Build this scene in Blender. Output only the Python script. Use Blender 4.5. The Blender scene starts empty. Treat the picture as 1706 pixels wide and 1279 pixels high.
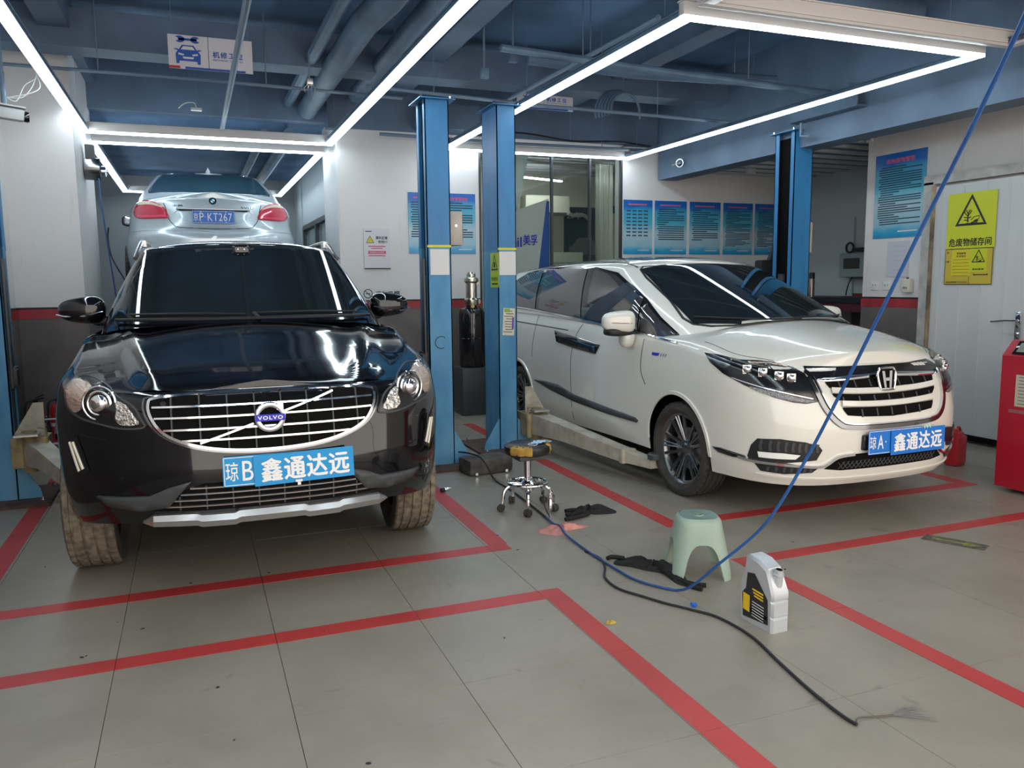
import bpy, bmesh, math, random
from mathutils import Vector, Matrix
from mathutils.bvhtree import BVHTree
from mathutils.geometry import delaunay_2d_cdt
random.seed(7)
SC = bpy.context.scene
COL = SC.collection
PI = math.pi
# ---------------- camera ----------------
cd = bpy.data.cameras.new('camera'); cam = bpy.data.objects.new('camera', cd); COL.objects.link(cam)
cd.sensor_width = 36.0; cd.lens = 1342.0 / 1706.0 * 36.0; cd.clip_start = 0.05; cd.clip_end = 200
yaw, pitch, roll = 0.37547, 0.123777, 0.0099365
cam.location = (0, 0, 1.43)
cam.rotation_euler = (Matrix.Rotation(-yaw, 4, 'Z') @ Matrix.Rotation(PI/2 - pitch, 4, 'X') @ Matrix.Rotation(-roll, 4, 'Z')).to_euler()
SC.camera = cam
# ---------------- world, light, exposure ----------------
w = bpy.data.worlds.new('world'); SC.world = w; w.use_nodes = True
bg = w.node_tree.nodes['Background']; bg.inputs[0].default_value = (1.0, 0.93, 0.84, 1); bg.inputs[1].default_value = 3.05
SC.view_settings.view_transform = 'Standard'; SC.view_settings.look = 'None'
SC.view_settings.gamma = 1.0; SC.view_settings.use_curve_mapping = False
SC.view_settings.exposure = 0.0
LAMP = 17.0      # strength of the tube lights
# ---------------- materials ----------------
MATS = {}
def mat(name, col, rough=0.5, metal=0.0, emit=None, es=0.0, coat=0.0, spec=0.5, trans=0.0, alpha=1.0, ior=1.45, var=0.0, vscale=6.0, bump=0.0, bscale=40.0, col2=None, detail=4.0, stretch=None, lo=0.35, hi=0.65):
    if name in MATS: return MATS[name]
    m = bpy.data.materials.new(name); m.use_nodes = True; nt = m.node_tree; b = nt.nodes['Principled BSDF']
    def S(k, v):
        if k in b.inputs: b.inputs[k].default_value = v
    S('Base Color', (*col, 1)); S('Roughness', rough); S('Metallic', metal); S('Coat Weight', coat); S('Coat Roughness', 0.03)
    S('Specular IOR Level', spec); S('Transmission Weight', trans); S('Alpha', alpha); S('IOR', ior)
    if emit: S('Emission Color', (*emit, 1)); S('Emission Strength', es)
    if var > 0 or col2:
        tc = nt.nodes.new('ShaderNodeTexCoord'); mp = nt.nodes.new('ShaderNodeMapping'); nz = nt.nodes.new('ShaderNodeTexNoise')
        nt.links.new(tc.outputs['Object'], mp.inputs[0]); nt.links.new(mp.outputs[0], nz.inputs['Vector'])
        if stretch: mp.inputs['Scale'].default_value = stretch
        nz.inputs['Scale'].default_value = vscale; nz.inputs['Detail'].default_value = detail
        rp = nt.nodes.new('ShaderNodeValToRGB'); nt.links.new(nz.outputs['Fac'], rp.inputs[0])
        c2 = col2 or tuple(c*(1-var) for c in col)
        rp.color_ramp.elements[0].position = lo; rp.color_ramp.elements[1].position = hi
        rp.color_ramp.elements[0].color = (*c2, 1); rp.color_ramp.elements[1].color = (*col, 1)
        nt.links.new(rp.outputs[0], b.inputs['Base Color'])
    if bump > 0:
        tc = nt.nodes.new('ShaderNodeTexCoord'); nz = nt.nodes.new('ShaderNodeTexNoise'); bp = nt.nodes.new('ShaderNodeBump')
        nt.links.new(tc.outputs['Object'], nz.inputs['Vector']); nz.inputs['Scale'].default_value = bscale
        nt.links.new(nz.outputs['Fac'], bp.inputs['Height']); bp.inputs['Strength'].default_value = bump; bp.inputs['Distance'].default_value = 0.02
        nt.links.new(bp.outputs[0], b.inputs['Normal'])
    MATS[name] = m; return m
M = dict(
 black_paint = mat('black paint', (0.004,0.004,0.006), 0.10, coat=0.7, spec=0.3),
 white_paint = mat('pearl white paint', (0.74,0.72,0.66), 0.25, coat=1.0),
 silver_paint = mat('silver blue paint', (0.62,0.69,0.73), 0.30, metal=0.45, coat=1.0),
 chrome = mat('chrome', (0.82,0.82,0.84), 0.08, metal=1.0),
 satin = mat('satin aluminium', (0.62,0.60,0.59), 0.32, metal=0.9),
 dark_chrome = mat('dark chrome', (0.22,0.22,0.23), 0.12, metal=1.0),
 gun = mat('gunmetal alloy', (0.22,0.225,0.235), 0.24, metal=0.9),
 black_plastic = mat('black plastic', (0.018,0.018,0.02), 0.5),
 gloss_black = mat('gloss black plastic', (0.01,0.01,0.012), 0.08, coat=0.5),
 grey_plastic = mat('grey plastic', (0.055,0.06,0.065), 0.45),
 void = mat('dark void', (0.006,0.006,0.006), 0.9, spec=0.1),
 rubber = mat('tyre rubber', (0.055,0.05,0.045), 0.75, var=0.4, vscale=9),
 dusty = mat('dusty tyre tread', (0.23,0.19,0.14), 0.9, col2=(0.10,0.085,0.065), vscale=30),
 glass_dark = mat('tinted car glass', (0.010,0.014,0.016), 0.03, coat=0.3, spec=0.6),
 glass_side = mat('side car glass', (0.05,0.045,0.05), 0.04, coat=0.6, spec=0.8),
 lamp_clear = mat('clear lamp glass', (1,1,1), 0.02, trans=1.0, ior=1.25, alpha=0.35),
 running = mat('grey lamp optics', (0.30,0.31,0.32), 0.25, metal=0.6, bump=0.6, bscale=90),
 reflector = mat('lamp reflector', (0.85,0.82,0.76), 0.16, metal=1.0, bump=0.5, bscale=60),
 amber = mat('amber reflector', (0.78,0.58,0.46), 0.2, metal=0.8, bump=0.4, bscale=80),
 led_warm = mat('daytime light', (0.92,0.87,0.72), 0.25, coat=0.6),
 red_lamp = mat('red tail lamp', (0.66,0.04,0.08), 0.12, coat=1.0),
 red_lamp_light = mat('bright red tail lamp', (0.90,0.08,0.16), 0.12, coat=1.0),
 lamp_white = mat('frosted lamp strip', (0.75,0.66,0.52), 0.3, coat=0.7),
 plate_blue = mat('plate blue', (0.012,0.17,0.62), 0.35),
 plate_cyan = mat('cover plate blue', (0.015,0.30,0.66), 0.4),
 white_print = mat('white print', (0.85,0.85,0.85), 0.5),
 emblem_blue = mat('emblem blue', (0.03,0.03,0.55), 0.3),
)
def newmesh(name, vs, fs, m, smooth=False, mi=None):
    me = bpy.data.meshes.new(name); me.from_pydata([tuple(v) for v in vs], [], fs)
    ms = m if isinstance(m, (list, tuple)) else [m]
    for x in ms: me.materials.append(x)
    if mi: me.polygons.foreach_set('material_index', mi)
    if smooth: me.polygons.foreach_set('use_smooth', [True]*len(me.polygons))
    me.update(); return me
def link(name, me, parent=None, loc=(0,0,0), rot=(0,0,0), label=None, cat=None, group=None, kind=None):
    o = bpy.data.objects.new(name, me); COL.objects.link(o); o.location = loc; o.rotation_euler = rot
    if parent: o.parent = parent
    tag(o, label, cat, group, kind); return o
def tag(o, label=None, cat=None, group=None, kind=None):
    if label: o['label'] = label
    if cat: o['category'] = cat
    if group: o['group'] = group
    if kind: o['kind'] = kind
    return o
def thing(name, label, cat, loc=(0,0,0), rz=0, group=None, scale=1):
    o = link(name, None, None, loc, (0,0,rz), label, cat, group); o.scale = (scale,)*3; o.empty_display_size = .1; return o
def copy_tree(o, parent=None):
    c = o.copy(); COL.objects.link(c)
    if parent: c.parent = parent
    for ch in list(o.children): copy_tree(ch, c)
    return c
class MB:
    def __init__(s): s.v = []; s.f = []; s.m = []; s.ms = []; s.cur = 0; s.sm = []
    def use(s, m):
        if m not in s.ms: s.ms.append(m)
        s.cur = s.ms.index(m); return s
    def add(s, vs, fs, M4=None, smooth=False):
        b = len(s.v); s.v += [tuple(M4 @ Vector(v)) if M4 else tuple(v) for v in vs]
        s.f += [tuple(b+i for i in f) for f in fs]; s.m += [s.cur]*len(fs); s.sm += [smooth]*len(fs); return s
    def box(s, c, d, rot=None, bev=0.0):
        x, y, z = d[0]/2, d[1]/2, d[2]/2
        T = Matrix.Translation(c) @ (rot if rot else Matrix.Identity(4))
        if bev <= 0:
            vs = [(i*x, j*y, k*z) for i in (-1,1) for j in (-1,1) for k in (-1,1)]
            return s.add(vs, [(0,1,3,2),(4,6,7,5),(0,4,5,1),(2,3,7,6),(0,2,6,4),(1,5,7,3)], T)
        b = min(bev, x*.9, y*.9, z*.9); bm = bmesh.new(); bmesh.ops.create_cube(bm, size=1)
        for q in bm.verts: q.co = Vector((q.co.x*2*x, q.co.y*2*y, q.co.z*2*z))
        bmesh.ops.bevel(bm, geom=bm.edges[:], offset=b, segments=2, affect='EDGES', profile=.6)
        vs = [v.co.copy() for v in bm.verts]; fs = [tuple(v.index for v in f.verts) for f in bm.faces]; bm.free()
        return s.add(vs, fs, T)
    def lathe(s, prof, n=24, M4=None, smooth=True, closed=False, cap=True):
        # prof: (r, z) list
        vs = []; fs = []; k = len(prof)
        for i in range(n):
            a = 2*PI*i/n
            for r, z in prof: vs.append((r*math.cos(a), r*math.sin(a), z))
        for i in range(n):
            j = (i+1) % n
            for q in range(k-1 if not closed else k):
                q2 = (q+1) % k
                fs.append((i*k+q, j*k+q, j*k+q2, i*k+q2))
        if not closed and cap:
            if prof[0][0] > 1e-6: fs.append(tuple(i*k for i in range(n))[::-1])
            if prof[-1][0] > 1e-6: fs.append(tuple(i*k+k-1 for i in range(n)))
        return s.add(vs, fs, M4, smooth)
    def cyl(s, p0, p1, r, n=16, r2=None, smooth=True):
        p0, p1 = Vector(p0), Vector(p1); d = p1-p0; L = d.length
        T = Matrix.Translation(p0) @ d.to_track_quat('Z', 'Y').to_matrix().to_4x4()
        return s.lathe([(r,0),(r if r2 is None else r2, L)], n, T, smooth)
    def tube(s, pts, r, n=8, close=False, rs=None):
        P = [Vector(p) for p in pts]; vs = []; fs = []; up = None; N = len(P)
        for i, p in enumerate(P):
            if close: t = (P[(i+1) % N]-P[i-1])
            else: t = P[min(i+1, N-1)]-P[max(i-1, 0)]
            t.normalize()
            if up is None:
                up = Vector((0,0,1)) if abs(t.z) < .9 else Vector((1,0,0))
            x = up.cross(t)
            if x.length < 1e-4: x = t.orthogonal()
            x.normalize(); up = t.cross(x)
            rr = rs[i] if rs else r
            for k in range(n):
                a = 2*PI*k/n; vs.append(p + x*rr*math.cos(a) + up*rr*math.sin(a))
        for i in range(N if close else N-1):
            j = (i+1) % N
            for k in range(n):
                k2 = (k+1) % n; fs.append((i*n+k, i*n+k2, j*n+k2, j*n+k))
        if not close:
            fs.append(tuple(range(n))[::-1]); fs.append(tuple((N-1)*n+k for k in range(n)))
        return s.add(vs, fs, None, True)
    def prism(s, pts, h0, h1, M4=None):
        # pts 2D polygon in xy, from z=h0 to h1
        n = len(pts); vs = [(x, y, h0) for x, y in pts] + [(x, y, h1) for x, y in pts]
        fs = [tuple(range(n))[::-1], tuple(range(n, 2*n))] + [(i, (i+1) % n, n+(i+1) % n, n+i) for i in range(n)]
        return s.add(vs, fs, M4)
    def mesh(s, name, auto=None):
        me = bpy.data.meshes.new(name); me.from_pydata(s.v, [], s.f)
        for m in (s.ms or [M['black_plastic']]): me.materials.append(m)
        me.polygons.foreach_set('material_index', s.m); me.polygons.foreach_set('use_smooth', s.sm); me.update()
        if auto: me.set_sharp_from_angle(angle=math.radians(auto))
        return me
    def build(s, name, parent=None, loc=(0,0,0), rot=(0,0,0), label=None, cat=None, group=None, kind=None, auto=35):
        return link(name, s.mesh(name, auto), parent, loc, rot, label, cat, group, kind)
def mb(m): return MB().use(m)
FRONT = Matrix(((1,0,0,0),(0,0,-1,0),(0,1,0,0),(0,0,0,1)))   # 2D xy -> x,z facing -Y
def smoothpts(pts, n=6, close=False):
    P = [Vector(p) for p in pts]; out = []; N = len(P); rng = range(N if close else N-1)
    for i in rng:
        if close: a, b, c, d = P[i-1], P[i], P[(i+1) % N], P[(i+2) % N]
        else: a, b, c, d = P[max(i-1,0)], P[i], P[i+1], P[min(i+2, N-1)]
        for k in range(n):
            t = k/n
            out.append(0.5*((2*b)+(c-a)*t+(2*a-5*b+4*c-d)*t*t+(3*b-a-3*c+d)*t*t*t))
    if not close: out.append(P[-1])
    return out
_tc = {}
def textmesh(body, size, bold=0.0, extrude=0.0, spacing=1.0, m=None, name='lettering', lines=1.0, align='CENTER'):
    c = bpy.data.curves.new('t', 'FONT'); c.body = body; c.size = size; c.offset = bold; c.extrude = extrude
    c.align_x = align; c.align_y = 'CENTER'; c.space_character = spacing; c.space_line = lines; c.resolution_u = 3
    o = bpy.data.objects.new('t', c); COL.objects.link(o)
    dg = bpy.context.evaluated_depsgraph_get(); me = bpy.data.meshes.new_from_object(o.evaluated_get(dg))
    bpy.data.objects.remove(o); bpy.data.curves.remove(c); me.name = name
    me.materials.clear(); me.materials.append(m or M['white_print']); return me
def fit(me, w=None, h=None):
    xs = [v.co.x for v in me.vertices]; ys = [v.co.y for v in me.vertices]
    if not xs: return me
    cx, cy = (min(xs)+max(xs))/2, (min(ys)+max(ys))/2; sx = w/(max(xs)-min(xs)) if w else 1; sy = h/(max(ys)-min(ys)) if h else (sx if w else 1)
    if w is None: sx = sy
    for v in me.vertices: v.co.x = (v.co.x-cx)*sx; v.co.y = (v.co.y-cy)*sy
    return me
def interp(tab, x):
    # monotone-ish cubic through (x, y) table
    if x <= tab[0][0]: return tab[0][1]
    if x >= tab[-1][0]: return tab[-1][1]
    for i in range(len(tab)-1):
        if tab[i][0] <= x <= tab[i+1][0]: break
    x0, y0 = tab[i]; x1, y1 = tab[i+1]; h = x1-x0
    d = (y1-y0)/h
    def sl(j):
        if j <= 0 or j >= len(tab)-1: return None
        a = (tab[j][1]-tab[j-1][1])/(tab[j][0]-tab[j-1][0]); b = (tab[j+1][1]-tab[j][1])/(tab[j+1][0]-tab[j][0])
        return 0 if a*b <= 0 else 2*a*b/(a+b)
    m0 = sl(i); m1 = sl(i+1)
    m0 = d if m0 is None else m0; m1 = d if m1 is None else m1
    t = (x-x0)/h
    return (2*t**3-3*t*t+1)*y0+(t**3-2*t*t+t)*h*m0+(-2*t**3+3*t*t)*y1+(t**3-t*t)*h*m1
# =============== setting ===============
def posmat(name, build):
    m = bpy.data.materials.new(name); m.use_nodes = True; nt = m.node_tree; b = nt.nodes['Principled BSDF']; build(nt, b); MATS[name] = m; return m
def N(nt, t, **k):
    n = nt.nodes.new(t)
    for a, v in k.items(): setattr(n, a, v)
    return n
def noise(nt, vec, scale, detail=5, rough=.55, dist=0.0):
    n = N(nt, 'ShaderNodeTexNoise'); n.inputs['Scale'].default_value = scale; n.inputs['Detail'].default_value = detail; n.inputs['Roughness'].default_value = rough; n.inputs['Distortion'].default_value = dist
    nt.links.new(vec, n.inputs['Vector']); return n.outputs['Fac']
def ramp(nt, f, stops):
    r = N(nt, 'ShaderNodeValToRGB'); nt.links.new(f, r.inputs[0]); e = r.color_ramp.elements
    while len(e) < len(stops): e.new(.5)
    for q, (p, c) in zip(e, stops): q.position = p; q.color = (*c, 1) if len(c) == 3 else c
    return r.outputs[0]
def mix(nt, f, a, b, mode='MIX'):
    m = N(nt, 'ShaderNodeMix'); m.data_type = 'RGBA'; m.blend_type = mode
    if hasattr(f, 'is_linked') or not isinstance(f, (int, float)): nt.links.new(f, m.inputs[0])
    else: m.inputs[0].default_value = f
    for s, v in ((m.inputs[6], a), (m.inputs[7], b)):
        if isinstance(v, tuple): s.default_value = (*v, 1)
        else: nt.links.new(v, s)
    return m.outputs[2]
def _floor(nt, b):
    g = N(nt, 'ShaderNodeNewGeometry'); p = g.outputs['Position']
    c = ramp(nt, noise(nt, p, 1.6, 8, .6, .4), [(.30,(.235,.210,.168)),(.55,(.295,.262,.215)),(.75,(.328,.294,.242))])
    c = mix(nt, ramp(nt, noise(nt, p, 26, 3), [(.45,(0,0,0)),(.7,(.35,.35,.35))]), c, (.25,.235,.20))
    d = ramp(nt, noise(nt, p, 5.2, 4, .5, 1.2), [(.66,(0,0,0)),(.76,(.55,.55,.55))])
    c = mix(nt, d, c, (.13,.12,.10)); nt.links.new(c, b.inputs['Base Color'])
    r = ramp(nt, noise(nt, p, 3, 5), [(.3,(.30,.30,.30)),(.7,(.46,.46,.46))]); nt.links.new(r, b.inputs['Roughness'])
    b.inputs['Specular IOR Level'].default_value = .55
M['floor'] = posmat('polished floor tile', _floor)
def _line(nt, b):
    g = N(nt, 'ShaderNodeNewGeometry'); p = g.outputs['Position']
    c = ramp(nt, noise(nt, p, 2.2, 6, .6), [(.3,(.40,.035,.035)),(.7,(.50,.05,.048))])
    c = mix(nt, ramp(nt, noise(nt, p, 9, 5, .7, 1), [(.60,(0,0,0)),(.78,(.6,.6,.6))]), c, (.36,.14,.12))
    nt.links.new(c, b.inputs['Base Color']); b.inputs['Roughness'].default_value = .45
M['line'] = posmat('red floor paint', _line)
def _wall(nt, b):
    g = N(nt, 'ShaderNodeNewGeometry'); p = g.outputs['Position']
    c = ramp(nt, noise(nt, p, 1.1, 5), [(.3,(.66,.63,.62)),(.7,(.73,.70,.69))])
    mp = N(nt, 'ShaderNodeMapping'); mp.inputs['Scale'].default_value = (6,6,.7); nt.links.new(p, mp.inputs[0])
    c = mix(nt, ramp(nt, noise(nt, mp.outputs[0], 2.2, 5, .7), [(.62,(0,0,0)),(.80,(.5,.5,.5))]), c, (.38,.37,.35))
    nt.links.new(c, b.inputs['Base Color']); b.inputs['Roughness'].default_value = .5
M['wall'] = posmat('white wall panel', _wall)
M['wains'] = mat('dark wainscot', (.17,.148,.138), .42, var=.25, vscale=3)
M['stripe'] = mat('red wall stripe', (.42,.04,.05), .45, var=.3, vscale=5)
M['ceil'] = mat('dark blue ceiling paint', (.15,.26,.43), .75, var=.35, vscale=1.5)
M['ceil2'] = mat('dark beam paint', (.135,.195,.285), .6, var=.3, vscale=2)
M['joist'] = mat('pale ceiling strip', (.55,.57,.58), .5)
M['duct'] = mat('painted duct', (.12,.19,.28), .5, var=.3, vscale=4)
M['pipe'] = mat('painted pipe', (.15,.21,.29), .4)
M['white_plastic'] = mat('white plastic', (.70,.70,.68), .4)
M['alu'] = mat('white aluminium', (.66,.62,.60), .4)
M['tube'] = mat('led tube', (.8,.95,1), .4, emit=(.76,.92,1.0), es=LAMP)
M['door'] = mat('pale panel door', (.58,.60,.60), .42, var=.12, vscale=1.4, stretch=(1,1,.4))
floor = mb(mat('joint grout', (.11,.10,.09), .8)).box((2.2,6.0,-.035),(12.5,20,.04)).build('floor', kind='structure')
XJ = [.245+.593*k for k in range(-6, 14)]
YJ = [-.36,.24,.83,1.43,2.03,2.63,3.28,3.98,4.66,5.28,5.90,6.52,7.14,7.76,8.38,9.02]
_tm = {}; rnd = random.Random(3)
for j in range(len(YJ)-1):
    for i in range(len(XJ)-1):
        x0, x1, y0, y1 = XJ[i], XJ[i+1], YJ[j], YJ[j+1]
        if x1 < -2.2 or x0 > 7.2 or (j < 2 and (i > 12)): continue
        key = round(y1-y0, 3)
        if key not in _tm: _tm[key] = mb(M['floor']).box((0,0,-.0075), (.593-.002, key-.002, .015), bev=.0008).mesh('floor_tile')
        o = link('floor_tile', _tm[key], floor, ((x0+x1)/2, (y0+y1)/2, -.0006*rnd.random()))
t = mb(M['floor'])
t.box((2.2,12.6,-.0085),(12.4,7.1,.015)); t.box((2.2,-2.2,-.0085),(12.4,3.6,.015)); t.build('outer_tiles', floor, kind='stuff')
def stripe(x0, x1, y0, y1):
    # painted line cut where the tile joints run
    cuts = [0.0]; horiz = (x1-x0) > (y1-y0)
    seg = [a for a in (XJ if horiz else YJ) if (x0 if horiz else y0)+.06 < a < (x1 if horiz else y1)-.06]
    E = [(x0 if horiz else y0)]+seg+[(x1 if horiz else y1)]
    for a, b in zip(E, E[1:]):
        if horiz: c, d = ((a+b)/2, (y0+y1)/2, .0006), (b-a-.003, y1-y0, .0012)
        else: c, d = ((x0+x1)/2, (a+b)/2, .0006), (x1-x0, b-a-.003, .0012)
        mb(M['line']).box(c, d).build('painted_line', floor)
for s in ((-2.4,1.546,3.942,4.046),(1.448,1.556,4.046,8.0),(-1.065,-.955,4.046,7.1),(-2.4,1.536,3.232,3.333),(1.436,1.536,.3,3.232),
          (2.528,5.9,3.238,3.340),(2.524,2.618,.3,3.238),(2.528,2.632,4.036,7.8),(2.528,5.06,3.932,4.036),(4.955,5.06,4.036,6.2)): stripe(*s)
# scattered specks of grit and oil dots
for i in range(34):
    x, y = rnd.uniform(-.9, 4.2), rnd.uniform(1.6, 5.2)
    r = rnd.uniform(.004, .012); q = mb(M['black_plastic'])
    q.lathe([(0,.0015),(r*.7,.0015),(r,0)], 7, Matrix.Diagonal((1,rnd.uniform(.3,.9),1,1)), False)
    q.build('speck', floor, (x, y, .0005), (0,0,rnd.uniform(0,3)))
# ---- walls
def panelwall(name, boxes, m=None):
    for c, d in boxes: o = mb(m or M['wall']).box(c, d).build(name, kind='structure')
    return o
H = 3.75
def band(name, p0, p1, nrm, z0=0.0, dado=1.165, parent=None):
    """dark dado, red stripe and thin black cap on a wall face from p0 to p1 (xy), nrm = outward normal"""
    p0, p1, n = Vector((*p0,0)), Vector((*p1,0)), Vector((*nrm,0)); c = (p0+p1)/2; L = (p1-p0).length; a = math.atan2((p1-p0).y, (p1-p0).x); R = Matrix.Rotation(a, 4, 'Z')
    mb(M['wains']).box(c+n*.006+Vector((0,0,dado/2)), (L, .012, dado), R).build('trim_1', kind='structure')
    mb(M['stripe']).box(c+n*.008+Vector((0,0,dado+.042)), (L, .016, .084), R).build('trim_2', kind='structure')
    mb(M['black_plastic']).box(c+n*.009+Vector((0,0,dado+.093)), (L, .020, .014), R).build('trim_3', kind='structure')
# back wall with pier (white), glass screen opening and poster wall
panelwall('wall_back', [((2.355,9.08,1.615),(1.63,.16,3.23)), ((6.60,9.08,1.55),(3.14,.16,3.1)), ((4.11,9.08,3.05),(1.9,.16,.16))])
band('b', (1.54,9.0), (3.17,9.0), (0,-1)); band('b2', (5.03,9.0), (7.9,9.0), (0,-1))
mb(M['wains']).box((4.10,9.02,.25),(1.86,.06,.5)).build('trim_4', kind='structure')
mb(M['ceil2']).box((4.7,9.06,3.43),(6.5,.16,.64)).build('beam_back', kind='structure')
mb(M['ceil2']).box((2.75,8.9,3.26),(.7,.3,.26)).build('beam_box', kind='structure')
panelwall('wall_alley_right', [((1.62,9.55,1.85),(.15,.9,3.7))]); band('c', (1.545,9.9), (1.545,9.02), (-1,0))
# alley walls
panelwall('wall_left_pier', [((-1.15,8.85,1.85),(.54,1.5,3.7))])
band('d', (-1.42,8.1), (-.88,8.1), (0,-1)); band('e', (-.88,8.1), (-.88,9.6), (1,0))
panelwall('wall_left', [((-1.50,4.3,1.875),(.16,7.6,3.75))]); band('f', (-1.42,.5), (-1.42,8.1), (1,0))
panelwall('wall_alley_left', [((-2.2,12.2,1.85),(.1,5.4,3.7)), ((-1.8,9.6,1.85),(.8,.1,3.7))], mat('alley grey wall', (.30,.31,.32), .6))  # one even grey for the left and rear alley walls
panelwall('wall_rear', [((.6,14.95,1.85),(5.8,.1,3.7))], MATS['alley grey wall'])
# alley right side: pier, window wall
panelwall('wall_alley_window', [((1.86,12.4,.45),(.1,5.0,.9)), ((1.86,12.4,3.05),(.1,5.0,1.3)), ((1.86,10.05,1.85),(.1,.3,3.7)), ((1.86,14.5,1.85),(.16,.9,3.7))], mat('grey blue wall', (.40,.44,.46), .6))
wf = mb(mat('dark window frame', (.05,.055,.06), .4))
for y in (10.2, 11.4, 12.6, 14.0): wf.box((1.83,y,1.65),(.08,.07,1.5))
wf.box((1.83,12.1,.92),(.08,3.8,.07)).box((1.83,12.1,2.38),(.08,3.8,.07)); wf.build('window_1', kind='structure')
for y0, y1 in ((10.24,11.36),(11.44,12.56),(12.64,13.96)):
    mb(mat('window pane', (.25,.30,.30), .08, spec=.8)).box((1.845,(y0+y1)/2,1.65),(.01,y1-y0,1.38)).build('pane', bpy.data.objects['window_1'])
# right wall along the hazardous store
panelwall('wall_right', [((6.43,3.43,1.875),(.16,5.86,3.75)), ((7.15,6.28,1.875),(1.5,.16,3.75))])
band('g', (6.35,6.36), (6.35,5.66), (-1,0)); 
panelwall('wall_recess', [((7.98,7.6,1.6),(.16,2.8,3.2))], mat('grey green wall', (.50,.54,.54), .6)); band('h', (7.9,9.0), (7.9,6.36), (-1,0))
# ceiling, beams
mb(M['ceil']).box((2.2,7.2,H+.05),(12.5,16.0,.1)).build('ceiling', kind='structure')
mb(M['ceil2']).box((5.66,4.2,3.23),(.26,9.5,1.06)).build('beam_side', kind='structure')
mb(M['ceil2']).box((6.9,7.6,2.86),(2.3,2.8,.06)).build('ceiling_recess', kind='structure')
for k in range(9): mb(M['joist']).box((6.9,8.85-.30*k,2.815),(2.0,.055,.03)).build('ceiling_strip', bpy.data.objects['ceiling_recess'])
for y, z in ((1.4,3.55),(4.0,3.6),(7.7,3.5)): mb(M['ceil2']).box((1.8,y,z),(7.5,.30,.3)).build('beam_cross', kind='structure')
for x in (-.9, 2.2, 4.2): mb(M['ceil2']).box((x,6.5,3.62),(.22,16,.26)).build('beam_long', kind='structure')
mb(M['ceil']).box((.15,12.2,3.30),(4.6,5.5,.08)).build('ceiling_alley', kind='structure')
mb(M['ceil2']).box((-.2,9.5,3.50),(3.5,.16,.52)).build('beam_alley', kind='structure')
# glass screen
gl = mat('screen glass', (.92,.97,.95), .02, trans=1.0, ior=1.1, spec=.6)
fr = mb(mat('dark steel frame', (.04,.045,.05), .35))
for x in (3.17, 4.09, 4.60, 5.035): fr.box((x,9.02,1.73),(.025,.05,2.5))
fr.box((4.10,9.02,2.99),(1.9,.05,.04)).box((4.10,9.02,.50),(1.9,.05,.05)); fr.build('window_2', kind='structure')
for a, b in ((3.185,4.078),(4.102,4.588),(4.612,5.022)):
    mb(gl).box(((a+b)/2,9.03,1.75),(b-a,.006,2.44)).build('pane', bpy.data.objects['window_2'])
wb = mat('office wall', (.68,.69,.58), .6)
panelwall('wall_office', [((5.0,12.3,1.6),(5.2,.1,3.2)), ((2.6,10.7,1.6),(.1,3.3,3.2)), ((7.3,10.7,1.6),(.1,3.3,3.2))], wb)
mb(mat('office ceiling', (.30,.31,.34), .6)).box((4.9,10.7,3.22),(5.0,3.3,.05)).build('ceiling_office', kind='structure')
for k in range(12): mb(M['joist']).box((4.9,9.3+.25*k,3.175),(4.6,.06,.03)).build('ceiling_strip', bpy.data.objects['ceiling_office'])
# store door on the right wall
dr = mb(M['door']).box((6.325,4.72,1.16),(.05,1.55,2.20)).build('door_1', kind='structure')
for k in range(7): mb(M['door']).box((6.297,5.42-.2*k*1.08,1.16),(.006,.012,2.16)).build('panel_rib', dr)
b = mb(mat('door frame', (.50,.49,.46), .5, var=.3, vscale=8)); b.box((6.31,5.555,1.14),(.08,.10,2.32)).box((6.31,3.89,1.14),(.08,.10,2.32)).box((6.31,4.72,2.32),(.08,1.78,.08)); b.build('door_frame', dr)
mb(mat('stained frame edge', (.45,.36,.22), .6, col2=(.12,.09,.06), vscale=7, stretch=(1,1,.6))).box((6.29,5.503,1.14),(.06,.012,2.25)).build('frame_edge', dr)
mb(M['void']).box((6.30,4.72,.045),(.04,1.6,.05)).build('under_door_shade', dr)  # black strip stands in for the shade in the gap under the door
h = mb(M['chrome']); h.box((6.285,4.62,1.04),(.02,.05,.24),bev=.006); h.tube([(6.275,4.64,1.09),(6.23,4.64,1.09),(6.22,4.70,1.088),(6.225,4.82,1.075)], .009, 8); h.lathe([(.012,0),(.012,.02)],12,Matrix.Translation((6.275,4.62,.98)) @ Matrix.Rotation(-PI/2,4,'Y')); h.build('door_handle', dr)
# recess door
d2 = mb(mat('grey door', (.50,.54,.55), .5)).box((7.885,8.42,1.2),(.04,.72,2.05)).build('door_2', kind='structure')
q = mb(M['chrome']); q.tube([(7.86,8.14,1.55),(7.83,8.14,1.55),(7.83,8.24,1.55)], .008, 6); q.build('door_handle', d2)
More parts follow.
